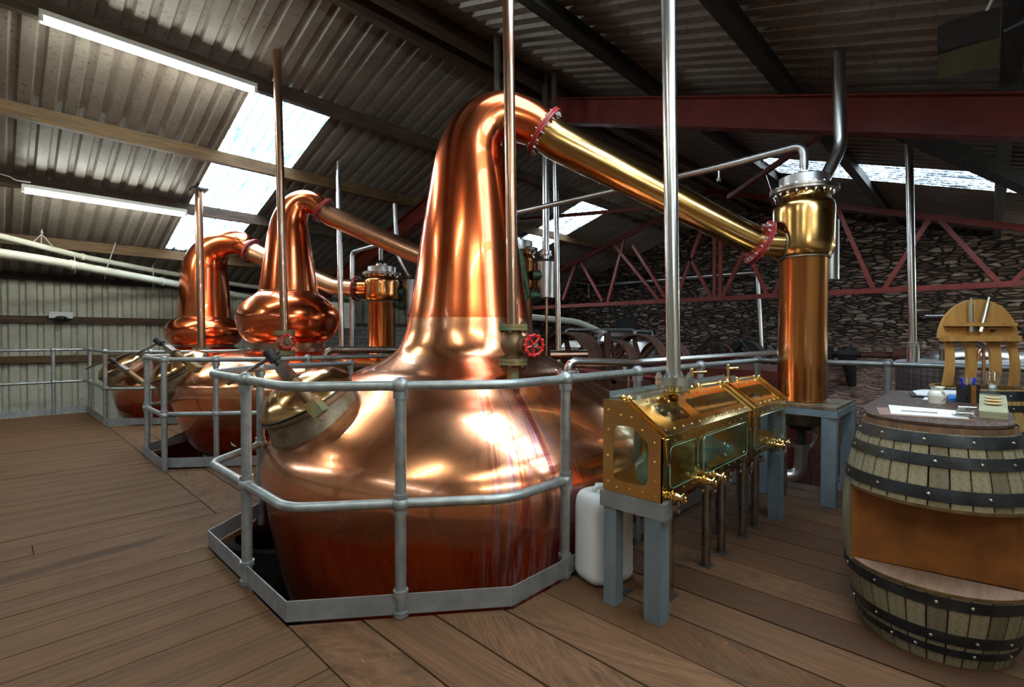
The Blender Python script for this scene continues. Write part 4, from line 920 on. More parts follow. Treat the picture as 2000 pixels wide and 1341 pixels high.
# sloping roof, top strip, back, base
sv = Vector((0, SYT-SYF, SZT-SZE)); sn = Vector((0, -sv.z, sv.y)).normalized()
def RFP(x, s): return Vector((x, SYF, SZE))+sv*s
rw = [(2.30, 2.56, .26, .76), (2.66, 3.29, .26, .76), (3.47, 3.94, .26, .76)]
b = MB(); panel(b, [RFP(SX0-.01, -.03), RFP(SX1+.01, -.03), RFP(SX1+.01, 1), RFP(SX0-.01, 1)], [[RFP(u, v/.236) for u, v in rrect(w[0], w[1], w[2]*.236, w[3]*.236, .03)] for w in rw], sn*-TH)
studs(b, [RFP(x, s)+sn*.0 for s in (.1, .9) for x in [2.2+.098*i for i in range(19)]], sn)
b.build('roof_panel', 'brass', sf)
for w in rw: MB().prism([RFP(u, v/.236)-sn*.004 for u, v in rrect(w[0], w[1], w[2]*.236, w[3]*.236, .03)], sn*-.004).build('glass_pane', 'pane', sf)
MB().box(((SX0+SX1)/2, (SYT+SYB)/2, SZT-TH/2), (SX1-SX0+.02, SYB-SYT, TH)).build('top_plate', 'brass', sf)
b = MB(); panel(b, [(SX0+.007, SYB-TH, SZ0+.005), (SX1-.007, SYB-TH, SZ0+.005), (SX1-.007, SYB-TH, SZT-.008), (SX0+.007, SYB-TH, SZT-.008)], [[(u, SYB-TH, v) for u, v in rrect(w[0], w[1], w[2], .90)] for w in wins], (0, TH, 0)); b.build('back_panel', 'brass_o', sf)
for w in wins: MB().prism([(u, SYB-.004, v) for u, v in rrect(w[0], w[1], w[2], .90)], (0, .003, 0)).build('glass_pane', 'pane', sf)
MB().box(((SX0+SX1)/2, (SYF+SYB)/2, SZ0+TH/2), (SX1-SX0-.014, SYB-SYF-.014, TH)).build('base_plate', 'brass_o', sf)
for x in (2.535, 3.29): MB().box((x, 1.235, .73), (.008, .29, .29)).build('partition', 'brass_o', sf)
# locking bars down the slope with hasps
for x in (2.15, 3.36, 3.41, 4.04):
    m = MB().beam(RFP(x, -.04)+sn*.012, RFP(x, 1.03)+sn*.012, .016, .014); m.beam(RFP(x+.018, -.02)+sn*.008, RFP(x+.018, 1.0)+sn*.008, .010, .010)
    m.ball(RFP(x, 1.0)+sn*.014, .014, 10); m.build('locking_bar', 'brass', sf)
for x in (2.155, 3.36, 3.42):
    m = MB().box((x, SYF-.014, .855), (.035, .014, .03)); m.prism([(x-.022, SYF-.020, .85), (x+.012, SYF-.020, .86), (x+.020, SYF-.020, .76), (x+.008, SYF-.02, .745), (x-.004, SYF-.02, .765)], (0, .008, 0)); m.build('hasp', 'brass', sf)
for x0, x1 in ((2.02+.12, 2.20), (3.02, 3.36), (3.68, 4.02)):
    y, z = SYT+.035, SZT+.014
    m = MB().cyl((x0 if x0 > 2.2 else x0, y, z), (x1, y-.02, z), .008, .006, n=10).ball((x0+.02, y, z), .016, 12).ball((x1-.02, y-.02, z), .013, 12); m.build('bar_handle', 'brass', sf)
MB().beam(RFP(SX1+.02, .0)+sn*.02, RFP(SX1+.02, .35)+sn*.11, .012, .012).build('stay', 'brass', sf)
for x, kk in ((2.96, 1), (3.55, .35)):
    y = 1.31; m = MB().cyl((x, y, SZT), (x, y, SZT+.115), .011, n=16).lathe([(.026, 0), (.026, .01), (.016, .02), (.018, .03), (.011, .036)], (x, y, SZT), 18)
    m.cyl((x, y, SZT+.098), (x+.075*kk, y-.055, SZT+.098), .0065, .010, n=12).ball((x+.075*kk, y-.055, SZT+.098), .011, 10).ball((x, y, SZT+.115), .011, 10); m.build('lever', 'brass', sf)
def tap(x, z):
    b = MB(); y0, y1 = SYF-.002, SYF-.085
    b.lathe([(.016, 0), (.016, .008), (.009, .014), (.013, .024), (.019, .036), (.013, .050), (.010, .058), (.018, .064), (.016, .072), (.008, .085)], (x, y0, z), 20, axis=(0, -1, 0))
    for yy in (y0-.028, y1+.002):
        b.prism([(x+.033*math.sin(a)*1.0, yy, z+.033*math.cos(a)) for a in [math.radians(d) for d in range(-150, 151, 20)]][::1]+[(x+.021*math.sin(a), yy, z+.021*math.cos(a)) for a in [math.radians(d) for d in range(150, -151, -20)]], (0, .005, 0))
        b.box((x, yy+.0025, z), (.012, .005, .062))
    return b.build('tap_handle', 'brass', sf)
for x in (2.20, 2.555, 2.68, 3.74, 3.86): tap(x, .60)
# glassware inside
def bowl(x, y, z, r, l, neck=True):
    o = MB(); pr_ = [(.001, -r), (r*.5, -r*.87), (r*.87, -r*.5), (r, 0), (r*.87, r*.5), (r*.5, r*.87)]+([(r*.28, r*1.0), (r*.24, r*1.25), (r*.3, r*1.4)] if neck else [])
    o.lathe([tuple(p) for p in cat(pr_, 3)], (x, y, z), 32); ob = o.build('spirit_bowl', 'bowl', org=(x, y, z-r)); return tag(ob, l, 'glass bowl', 'glass vessels inside the spirit safe')
bowl(2.31, 1.22, .672, .09, 'round glass bowl behind the first front window of the brass safe')
bowl(2.74, 1.20, .665, .082, 'left of the two round glass flasks in the long middle window of the safe')
bowl(2.95, 1.24, .685, .095, 'right of the two round glass flasks in the long middle window of the safe')
bowl(3.13, 1.17, .65, .055, 'smallest glass bulb at the right end of the long middle window', False)
tag(MB().lathe([(.001, .585), (.06, .586), (.062, .60), (.062, .80), (.064, .80)], (3.52, 1.24, 0), 32).build('glass_jar', 'bowl'), 'straight sided glass jar behind the farthest front window of the safe', 'glass jar')
# stand of the safe
st = thing('steel_stand', 'grey blue steel stand under the brass spirit safe', 'stand', (SX0, SYF, 0))
L_ = .085
for x, y in ((SX0-.006+L_/2, SYF+L_/2), (SX0-.006+L_/2, SYB-.04), (SX1-.07, SYF+L_/2), (SX1-.07, SYB-.04)):
    MB().box((x, y, .245), (L_ if y < 1.2 else .07, L_ if y < 1.2 else .07, .49)).build('leg', 'blue_steel', st)
fr_ = MB().box((SX0+.035, (SYF+SYB)/2, .532), (.082, SYB-SYF+.03, .080)).box((SX1-.035, (SYF+SYB)/2, .532), (.07, SYB-SYF+.02, .08)).box(((SX0+SX1)/2, SYB-.03, .535), (SX1-SX0-.16, .04, .07)); fr_.build('top_frame', 'galv_flat', st)
for x, y in ((SX0+.135, 1.40), (4.0, 1.03)):
    pass
tag(MB().box((3.18, 1.465, 1.012), (1.65, .09, .006)).box((3.18, 1.423, 1.027), (1.65, .006, .034)).box((3.18, 1.507, 1.027), (1.65, .006, .034)).build('cable_tray', 'galv'), 'grey galvanised channel along the back of the brass safe', 'cable tray')
# condensate pipes below the safe
for i, (x, y, zt2, l) in enumerate([(2.42, 1.185, .475, 'nearest short steel drain pipe, behind the front leg of the safe stand'), (2.894, 1.185, .475, 'second steel drain pipe under the safe, on the tallest visible foot'),
        (3.138, 1.19, .485, 'third steel drain pipe under the safe, right behind the second'), (3.486, 1.18, .475, 'fourth steel drain pipe under the safe beside its twin'),
        (3.723, 1.18, .485, 'fifth steel drain pipe under the safe, nearest the far stand leg'), (3.42, 1.31, .475, 'steel drain pipe half hidden behind the fourth one')]):
    t = thing('drain_pipe', l, 'pipe', (x, y, 0), 'flanged drain pipes under the spirit safe')
    MB().cyl((x, y, -.03), (x, y, zt2), .0255, n=24).build('pipe', 'steel_dark', t)
    flange(t, Vector((x, y, zt2)), (0, 0, 1), .062, .009, 'steel_dark', 4, gap=.008, br=.008, name='flange')
    MB().cyl((x, y, zt2+.01), (x, y, SZ0-.002), .022, n=16).build('stub', 'steel_dark', t)
    MB().box((x, y, .0015), (.085, .075, .003)).build('floor_slot', 'black_iron', t)
tag(MB().box((2.30, 1.39, .0012), (.07, .09, .003)).build('floor_hole', 'black_iron'), 'black square hole in the boards beside the rear left stand leg', 'hole')
# jerrycan
jc = thing('jerrycan', 'milky white plastic drum standing behind the safe stand leg', 'drum', (2.36, 1.545, 0))
def sup(cx, cy, a, b, z, e=3.2, n=48, rot=0):
    out = []
    for k in range(n):
        t = 2*PI*k/n; c, s = math.cos(t), math.sin(t)
        x, y = a*math.copysign(abs(c)**(2/e), c), b*math.copysign(abs(s)**(2/e), s); out.append((cx+x*math.cos(rot)-y*math.sin(rot), cy+x*math.sin(rot)+y*math.cos(rot), z))
    return out
vs_ = []; lv = [(.004, .80), (.012, .90), (.035, .98), (.06, 1.0), (.075, .985), (.10, .985), (.38, .985), (.42, .97), (.452, .92), (.475, .83), (.485, .70), (.488, .45), (.478, .40), (.476, .1)]
for z, k in lv: vs_ += sup(2.36, 1.545, .150*k, .128*k, z, 3.4, 48, -.35)
n = 48; fs = [(i*n+k, i*n+(k+1) % n, (i+1)*n+(k+1) % n, (i+1)*n+k) for i in range(len(lv)-1) for k in range(n)]+[tuple(range(n-1, -1, -1)), tuple((len(lv)-1)*n+k for k in range(n))]
MB().add(vs_, fs).build('body', 'white_pl', jc, ang=60)
MB().tube([(2.29, 1.57, .47), (2.30, 1.565, .51), (2.42, 1.52, .51), (2.43, 1.515, .47)], .014, .03, 12).build('handle', 'white_pl', jc)
MB().cyl((2.40, 1.60, .47), (2.40, 1.60, .50), .028, n=24).build('cap', 'white_d', jc)
# stand of the nearest condenser
cs = thing('steel_stand', 'pale painted steel stand carrying the nearest condenser on a square plate', 'stand', (4.85, 1.13, 0))
for x, y in ((4.60, .90), (4.60, 1.40), (5.2, .88), (5.12, 1.42)):
    MB().box((x-.04, y, .36), (.012, .09, .72)).box((x, y-.045, .36), (.09, .012, .72)).box((x, y+.045, .36), (.09, .012, .72)).build('leg', 'blue_steel', cs)
for a, b_ in (((5.0, .88), (5.24, .88)), ((4.56, .90), (4.62, .90))): pass
MB().box((4.90, .87, .735), (.72, .06, .055)).box((4.9, 1.41, .735), (.72, .06, .055)).box((5.21, 1.14, .700), (.07, .62, .12)).box((4.58, 1.14, .735), (.06, .5, .055)).build('top_frame', 'blue_steel', cs)
MB().box((4.88, 1.14, .777), (.66, .58, .022)).build('plate', 'patina', cs)

# ================================================================== barrels
def barrel(cx, cy, z0, H, re, rb, m, hoops, lbl, cut=None, N=30, grp=None):
    t = thing('barrel', lbl, 'barrel', (cx, cy, z0), grp)
    def R(z): return rb-(rb-re)*((z-H/2)/(H/2))**2
    b = MB(); b.uv = []; b.rnd = []
    for k in range(N):
        a0 = 2*PI*k/N+random.uniform(-.02, .02); a1 = 2*PI*(k+1)/N+0; g_ = .009
        am = math.degrees((2*PI*(k+.5)/N) % (2*PI)); pieces = [(0, H-.004)]
        if cut and cut[0] < am < cut[1]: pieces = [(0, cut[2]-.012), (cut[3]+.012, H-.004)]
        rr = random.random(); ou = random.uniform(0, 20)
        for za, zb in pieces:
            nz = 12 if zb-za > .5 else 7; vs = []; fs = []
            A = [2*PI*k/N+g_, 2*PI*(k+.5)/N, 2*PI*(k+1)/N-g_]
            for i in range(nz+1):
                z = za+(zb-za)*i/nz
                for rad in (R(z), R(z)-.026):
                    for a in A: vs.append((cx+rad*math.cos(a), cy+rad*math.sin(a), z0+z)); b.uv.append((z+ou, (a-A[0])*rad+ou)); b.rnd.append(rr)
            for i in range(nz):
                o, p = i*6, (i+1)*6
                fs += [(o, o+1, p+1, p), (o+1, o+2, p+2, p+1), (o+4, o+3, p+3, p+4), (o+5, o+4, p+4, p+5), (o+3, o, p, p+3), (o+2, o+5, p+5, p+2)]
            fs += [(0, 3, 4, 1), (1, 4, 5, 2), (nz*6, nz*6+1, nz*6+4, nz*6+3), (nz*6+1, nz*6+2, nz*6+5, nz*6+4)]
            b.add(vs, fs)
    b.build('staves', m, t)
    for za, zb in hoops:
        h = MB().lathe([(R(za)+.002, z0+za), (R(za)+.0055, z0+za), (R((za+zb)/2)+.006, z0+(za+zb)/2), (R(zb)+.0055, z0+zb), (R(zb)+.002, z0+zb)], (cx, cy, 0), 72).build('hoop', 'hoop', t)
        for k in range(12):
            a = 2*PI*k/12+random.uniform(-.12, .12); zc_ = (za+zb)/2; rd = R(zc_)+.006
            key = 'riv'; 
            if key not in _bolt:
                o = MB().lathe([(.0075, 0), (.0065, .004), (.003, .0065), (.0004, .007)], (0, 0, 0), 8).build('rivet', 'bolt'); _bolt[key] = o.data; bpy.data.objects.remove(o)
            o = bpy.data.objects.new('rivet', _bolt[key]); COL.objects.link(o); o.parent = h
            o.matrix_local = Matrix.Translation(Vector((cx+rd*math.cos(a), cy+rd*math.sin(a), z0+zc_))-Vector(h['org'])) @ Vector((math.cos(a), math.sin(a), 0)).to_track_quat('Z', 'Y').to_matrix().to_4x4(); o['org'] = [0, 0, 0]
    return t, R
H6 = [(.050, .082), (.104, .152), (.258, .305), (.688, .738), (.820, .866), (.902, .948)]
BX, BY = 2.957, .170
bt, RB = barrel(BX, BY, 0, .975, .264, .347, 'stave', H6, 'weathered oak barrel table in the foreground with an open shelf cut into its front', cut=(125, 252, .320, .650))
P, Q = Vector((2.779, .425)), Vector((2.873, -.107))
def seg(z, rr):
    pts = []; n = 24; rel = lambda v: math.atan2(v.y-BY, v.x-BX) % (2*PI); a0, a1 = rel(P), rel(Q)
    for i in range(n+1):
        a = a0+(a1-a0)*i/n; pts.append((BX+rr*math.cos(a), BY+rr*math.sin(a), z))
    return pts
MB().prism(seg(.312, RB(.32)-.002), (0, 0, .012)).build('shelf', 'shelf', bt)
MB().prism(seg(.650, RB(.65)-.002), (0, 0, .014)).build('soffit', 'ply', bt)
for z in (.310, .650):
    pts = seg(z, RB(z)+.001); inn = seg(z, RB(z)-.03); m = MB(); nn_ = len(pts)
    m.add([Vector(p) for p in pts+inn]+[Vector(p)+Vector((0, 0, .013)) for p in pts+inn], [(i, i+1, nn_+i+1, nn_+i) for i in range(nn_-1)]+[(2*nn_+i, 3*nn_+i, 3*nn_+i+1, 2*nn_+i+1) for i in range(nn_-1)]+[(i, 2*nn_+i, 2*nn_+i+1, i+1) for i in range(nn_-1)]+[(nn_+i, nn_+i+1, 3*nn_+i+1, 3*nn_+i) for i in range(nn_-1)])
    m.build('plywood_edge', 'timber_y', bt)
d = (Q-P).normalized()
MB().prism([(P.x, P.y, .322), (Q.x, Q.y, .322), (Q.x, Q.y, .652), (P.x, P.y, .652)], Vector((.012*-d.y*-1, .012*d.x*-1, 0))*-1).build('back_board', 'ply', bt)
for e, s_ in ((P, 1), (Q, -1)):
    v = (e-Vector((BX, BY))).normalized(); o = e+v*.03
    MB().prism([(e.x, e.y, .322), (o.x, o.y, .322), (o.x+v.x*.0, o.y+v.y*.0, .652), (e.x, e.y, .652)], (d.x*.012*s_, d.y*.012*s_, 0)).build('cheek', 'ply', bt)
rm = MB().lathe([(.2685, .9765), (.2725, .945), (.240, .95), (.240, .9765)], (BX, BY, 0), 72); rm.add([], []); rm.build('rim', 'rim', bt)
# table top: round at the barrel, straight behind
n_ = 30; arc = [(BX+.258*math.cos(a), BY+.258*math.sin(a)) for a in [math.radians(95+(265-95)*i/n_) for i in range(n_+1)]]
poly = [(4.12, -.055), (4.19, -.02), (4.21, .05), (4.21, .36), (4.18, .44), (4.10, .462), (3.1, .462)]+arc+[(3.1, -.088)]
tt = thing('table_top', 'dark red brown table board reaching back from the barrel', 'table top', (3.5, .18, .955))
MB().prism([(x, y, .9775) for x, y in poly], (0, 0, .012)).build('board', 'table', tt)
MB().box((4.05, .19, .4885), (.09, .09, .977)).build('leg', 'timber', tt)
TZ = .9895
H62 = [(.035, .08), (.13, .17), (.27, .31), (.69, .735), (.86, .90), (.93, .995)]
B2 = (4.83, .05)
bt2, R2 = barrel(B2[0], B2[1], 0, 1.0, .262, .335, 'stave2', [(z0_, min(z1_, .99)) for z0_, z1_ in H62], 'golden oak barrel with black hoops behind the table, carrying the wooden rack')
MB().cyl((B2[0], B2[1], .955), (B2[0], B2[1], .97), .237, n=48).build('head', 'rim', bt2)
# rack of staves on the second barrel
w_ = 3.50; fwd = Vector((FWD.x, FWD.y, 0)).normalized()
def RP(px, py, dw=0): return DP(px, py, w_)+fwd*dw
rk = thing('stave_rack', 'golden wooden rack like a chair back standing on the second barrel', 'rack', DP(1912, 750, w_))
arcp = [(1912+77*math.cos(a), 660-76*math.sin(a)) for a in [PI*i/28 for i in range(29)]]
MB().prism([RP(x, y) for x, y in arcp], fwd*.025).build('head_board', 'oak', rk)
for (x0, y0, x1, y1, dd, th) in ((1842, 630, 1974, 637, -.05, .05), (1838, 655, 1979, 666, -.06, .08), (1846, 640, 1978, 643, -.015, .015)):
    c4 = [RP(x0, y1, dd), RP(x1, y1, dd), RP(x1, y0, dd), RP(x0, y0, dd)]; MB().prism(c4, fwd*th).build('ledge', 'oak', rk)
for (xa, xb, xc, xd) in ((1848, 1862, 1843, 1860), (1886, 1905, 1885, 1903), (1931, 1952, 1933, 1952), (1970, 1984, 1974, 1991)):
    m = MB(); rows = []
    for i in range(9):
        u = i/8; y = 666+(753-666)*u; bow = .02*math.sin(PI*u); l_, r_ = xa+(xc-xa)*u, xb+(xd-xb)*u
        rows += [RP(l_, y, -bow), RP(r_, y, -bow), RP(r_, y, .022-bow), RP(l_, y, .022-bow)]
    fs = [(i*4+j, i*4+(j+1) % 4, (i+1)*4+(j+1) % 4, (i+1)*4+j) for i in range(8) for j in range(4)]+[(0, 1, 2, 3), (35, 34, 33, 32)]
    m.add(rows, fs).build('leg', 'oak', rk)
for (a, b_, l) in (((1887, 583), (1888, 648), 'left upright steel thermometer case hanging on the wooden rack'), ((1923, 581), (1906, 648), 'right tilted steel thermometer case hanging on the wooden rack')):
    p, q = RP(*a, -.035), RP(*b_, -.035); u = (q-p)
    m = MB().cyl(p, p+u*.2, .008, n=12).cyl(p+u*.18, p+u*.84, .0135, n=16).cyl(p+u*.84, q, .009, n=12).cyl(q-u*.14, q, .016, n=6)
    tag(m.build('thermometer_case', 'steel', org=p), l, 'thermometer case', 'steel cases on the wooden rack')
p = RP(1930, 643, -.035); tag(MB().cyl(p, p-Vector((0, 0, .02)), .017, .008, n=12).build('stopper', 'black_pl', org=p), 'small black stopper in the ledge of the wooden rack', 'stopper')
m = MB().tube([RP(1914, 745, -.03), RP(1913, 688, -.03), RP(1909, 680, -.03), RP(1904, 686, -.03), RP(1904, 705, -.03)], .010, .03, 12)
tag(m.build('copper_dipper', 'copper_arm'), 'bent copper tube standing between the legs of the wooden rack', 'tube')
# ------------------------------------------------------------------ things on the table
def quad(px, z): return [G(x, y, z) for x, y in px]
cb = thing('clipboard', 'brown clipboard with a steel clip lying on the front of the table', 'clipboard', G(1800, 808, TZ))
MB().prism(quad([(1711, 796), (1718, 810.5), (1905, 822), (1893, 805)], TZ), (0, 0, .004)).build('board', 'hardboard', cb)
ps = quad([(1735, 791.5), (1740, 808.5), (1893, 818), (1868, 803)], TZ+.005)
MB().prism(ps, (0, 0, .004)).build('paper_sheets', 'paper', cb)
pc_ = G(1882, 811, TZ+.012); 
m = MB(); dv = (G(1893, 815, TZ)-G(1872, 806, TZ)).normalized(); sv2 = Vector((-dv.y, dv.x, 0))
Rc = Matrix((dv, sv2, Vector((0, 0, 1)))).transposed(); m.box(pc_, (.045, .075, .004), R=Rc); m.cyl(pc_+dv*.012-sv2*.03+Vector((0, 0, .012)), pc_+dv*.012+sv2*.03+Vector((0, 0, .012)), .007, n=12)
m.box(pc_+dv*.03+Vector((0, 0, .028)), (.05, .06, .003), R=Rc @ Matrix.Rotation(-.7, 3, 'Y')); m.build('clip', 'bolt', cb)
a, b_ = G(1760, 801.5, TZ+.012), G(1829, 806, TZ+.012)
m = MB().cyl(a, b_, .0035, n=8).ball(b_, .0045, 8); tag(m.build('pen', 'pens'), 'thin grey pencil lying on the white sheets of the clipboard', 'pencil')
# jug
J = G(1836, 787.5, TZ); J = J+fwd*.02; jg = thing('jug', 'small white china water jug with a pouring lip on the table', 'jug', (J.x, J.y, TZ))
prj = [(.001, 0), (.046, 0), (.050, .004), (.052, .02), (.055, .045), (.056, .06), (.050, .08), (.040, .092), (.038, .100), (.044, .112), (.040, .112), (.034, .100), (.046, .078), (.050, .05), (.044, .01), (.001, .008)]
m = MB().lathe([tuple(p*.72) for p in cat(prj, 3)], (J.x, J.y, TZ), 40)
for v in m.v:   # pull out two lips at the rim
    if v.z > TZ+.070:
        a = math.atan2(v.y-J.y, v.x-J.x); v.z += .008*abs(math.cos(a-YAW+PI/2)); 
m.build('body', 'china', jg, ang=60)
hd = -fwd; c0 = Vector((J.x, J.y, TZ)); m = MB().tube([c0+hd*.030+Vector((0, 0, .066)), c0+hd*.056+Vector((0, 0, .066)), c0+hd*.060+Vector((0, 0, .043)), c0+hd*.040+Vector((0, 0, .023))], .005, .02, 10); m.build('handle', 'china', jg)
# pen holder with pens
pp_ = G(1902, 787, TZ)+fwd*.035; ph = thing('pen_holder', 'black and wood square pen holder on the table', 'pen holder', (pp_.x, pp_.y, TZ))
Rt = Matrix((Vector((RGT.x, RGT.y, 0)).normalized(), fwd, Vector((0, 0, 1)))).transposed()
m = MB()
for cx_, cy_, sx_, sy_ in ((0, -.032, .068, .005), (0, .032, .068, .005), (-.0325, 0, .005, .064), (.0325, 0, .005, .064)): m.box(Vector((pp_.x, pp_.y, TZ+.048))+Rt@Vector((cx_, cy_, 0)), (sx_, sy_, .096), R=Rt)
m.box(Vector((pp_.x, pp_.y, TZ+.004)), (.064, .06, .006), R=Rt); m.build('body', 'black_pl', ph)
MB().box(Vector((pp_.x, pp_.y, TZ+.048))+Rt@Vector((-.004, -.0365, 0)), (.026, .005, .094), R=Rt).build('wood_band', 'ply', ph)
for i, (dx, dy, lx, mm, l) in enumerate(((-.03, -.01, -.03, 'blue_pen', 'leftmost blue pen leaning out of the pen holder'), (-.002, .01, .004, 'pens', 'grey pen in the middle of the pen holder'), (.012, -.01, .02, 'blue_pen', 'blue pen at the right of the pen holder'), (.008, .015, -.012, 'black_pl', 'black pen at the back of the pen holder'), (.022, .01, .012, 'pens', 'brownish pen at the right edge of the pen holder'))):
    a = Vector((pp_.x, pp_.y, TZ+.012))+Rt@Vector((dx*.6, dy*.6, 0)); b_ = Vector((pp_.x, pp_.y, TZ+.135))+Rt@Vector((dx+lx*.6, dy, 0))
    m = MB().cyl(a, b_, .0042, n=8).cyl(a+(b_-a)*.72, b_, .0062, n=10); tag(m.build('pen', mm, org=a), l, 'pen', 'pens in the pen holder')
# notch block and tasting glass
g0, g1 = G(1940, 818, TZ), G(1936, 786, TZ)
ax_ = (g1-g0); ax_.z = 0; Lb = .34; ax_.normalize(); sx_ = Vector((ax_.y, -ax_.x, 0)); hb = thing('glass_holder', 'weathered stave block with three pale slots holding a tasting glass', 'holder', g0)
m = MB(); rows = []; K = 10
for i in range(K+1):
    u = i/K; c = Vector((g0.x, g0.y, TZ+.001))+ax_*(Lb*u); h0 = .022*math.sin(PI*u)*.6+.048*u; 
    rows += [c+sx_*.046+Vector((0, 0, h0)), c-sx_*.046+Vector((0, 0, h0)), c-sx_*.046+Vector((0, 0, h0+.030)), c+sx_*.046+Vector((0, 0, h0+.030))]
fs = [(i*4+j, i*4+(j+1) % 4, (i+1)*4+(j+1) % 4, (i+1)*4+j) for i in range(K) for j in range(4)]+[(3, 2, 1, 0), (K*4, K*4+1, K*4+2, K*4+3)]
m.add(rows, fs).build('block', 'stave_g', hb)
MB().box(Vector((g0.x, g0.y, TZ+.022))+ax_*(Lb*.9), (.085, .03, .044), R=Matrix((sx_, ax_, Vector((0, 0, 1)))).transposed()).build('foot', 'stave_g', hb)
for u in (.30, .45, .62):
    c = Vector((g0.x, g0.y, TZ+.0325+.0132*math.sin(PI*u)+.048*u))+ax_*(Lb*u); MB().lathe([(.030, -.001), (.030, .0012), (.0005, .0012)], c, 20).build('slot', 'slot', hb)
u = .86; gc = Vector((g0.x, g0.y, TZ+.0325+.0132*math.sin(PI*u)+.048*u))+ax_*(Lb*u)
pg = [(.001, 0), (.031, 0), (.030, .006), (.016, .012), (.010, .020), (.018, .034), (.036, .058), (.041, .078), (.036, .105), (.027, .140), (.0255, .140), (.034, .105), (.039, .078), (.034, .060), (.014, .038), (.001, .034)]
tag(MB().lathe([tuple(p*.80) for p in cat(pg, 3)], gc, 36).build('tasting_glass', 'clear', org=gc, ang=60), 'tulip shaped tasting glass standing on the stave block', 'glass')
# papers and tablet further back
m = MB().prism(quad([(1776, 769), (1780, 775.5), (1826, 777), (1826, 769)], TZ), (0, 0, .010)); tag(m.build('notebook', 'black_pl'), 'thin black notebook lying under loose sheets behind the jug', 'notebook')
m = MB().prism(quad([(1782, 764.5), (1790, 771.5), (1834, 773.5), (1880, 770), (1880, 764), (1800, 762)], TZ+.011), (0, 0, .006)); tag(m.build('paper_stack', 'paper'), 'loose white sheets on the black notebook at the back of the table', 'papers')
m = MB().prism(quad([(1802, 780.5), (1807, 774.5), (1826, 775.5), (1826, 781)], TZ+.0002), (0, 0, .003)); tag(m.build('card', 'paper'), 'small white card lying just left of the jug', 'card')
q4 = quad([(1852, 783), (1850, 771), (1882, 771), (1884, 783)], TZ)
fo = thing('folder', 'bright blue folder with a white handle behind the jug', 'folder', q4[0]); MB().prism(q4, (0, 0, .016)).build('cover', 'blue', fo)
MB().box((q4[0]+q4[2])/2+Vector((0, 0, .021)), (.015, .07, .008), R=Rt @ Matrix.Rotation(PI/2, 3, 'Z')).build('handle', 'white_d', fo)
# ================================================================== things beyond the deck
tk = (8.12, -.74)
t = thing('stainless_tank', 'big round stainless tank with dimpled side behind the barrel table', 'tank', (tk[0], tk[1], LOW))
MB().lathe([(1.6, LOW), (1.6, 1.02)], (*tk, 0), 72).build('shell', 'dimple', t)
MB().lathe([(1.6, 1.02), (1.61, 1.03), (1.6, 1.045), (1.2, 1.06), (.001, 1.10)], (*tk, 0), 72).build('top', 'steel_b', t)
lc = DP(1908, 699, 6.3)
MB().lathe([(.50, -.05), (.52, -.02), (.50, 0), (.42, .05), (.25, .075), (.001, .08)], lc+Vector((0, 0, .03)), 48).build('lid', 'steel', t)
MB().tube([DP(1840, 705, 6.0), DP(1840, 675, 6.0)], .03, .02, 12).cyl(DP(1840, 682, 6.0), DP(1840, 672, 6.0), .075, n=16).build('sensor', 'steel_dark', t)
def pulley(px, py, w_, R, wid, l, m='rust', ns=6, rt=.02, grp='rusty belt pulleys beyond the deck'):
    c = DP(px, py, w_); t = thing('pulley', l, 'pulley', c, grp)
    MB().lathe([(R, 0), (R*1.01, wid/2), (R, wid), (R-rt, wid), (R-rt, 0), (R, 0)], c, 56, axis=(1, 0, 0)).build('rim', m, t)
    for k in range(ns):
        a = 2*PI*k/ns+.26; e = c+Vector((wid/2, math.cos(a)*(R-rt), math.sin(a)*(R-rt))); MB().cyl(c+Vector((wid/2, 0, 0)), e, .045*R/.4, .03*R/.4, n=10).build('spoke', m, t)
    MB().cyl(c-Vector((.06, 0, 0)), c+Vector((wid+.06, 0, 0)), .07*R/.4, n=20).build('hub', m, t)
    return t
pulley(1097, 708, 6.9, .42, .42, 'widest rusty pulley, leftmost beyond the pot shoulder')
pulley(1192, 705, 7.1, .30, .25, 'smaller rusty pulley right of the brown upright')
pulley(1240, 706, 7.6, .42, .28, 'large rusty spoked pulley between the brown upright and the tall pipe')
pulley(1290, 712, 8.2, .42, .28, 'rusty pulley partly hidden behind the tall pipe of the safe')
pulley(1148, 706, 6.8, .12, .12, 'smallest rusty pulley left of the brown upright')
pulley(1410, 705, 9.6, .52, .07, 'thin dark flywheel in front of the stone wall', 'black_iron', 6, .035)
pulley(1396, 706, 9.2, .36, .07, 'smaller thin wheel in front of the dark flywheel', 'rust', 6, .03)
pulley(1450, 700, 9.8, .36, .30, 'dark solid pulley right of the thin flywheel', 'black_iron', 8, .12)
tag(MB().beam(DP(1186.5, 760, 6.9), DP(1186.5, 650, 6.9), .08, .06).build('upright', 'rust'), 'brown flat iron upright in front of the rusty pulleys', 'upright')
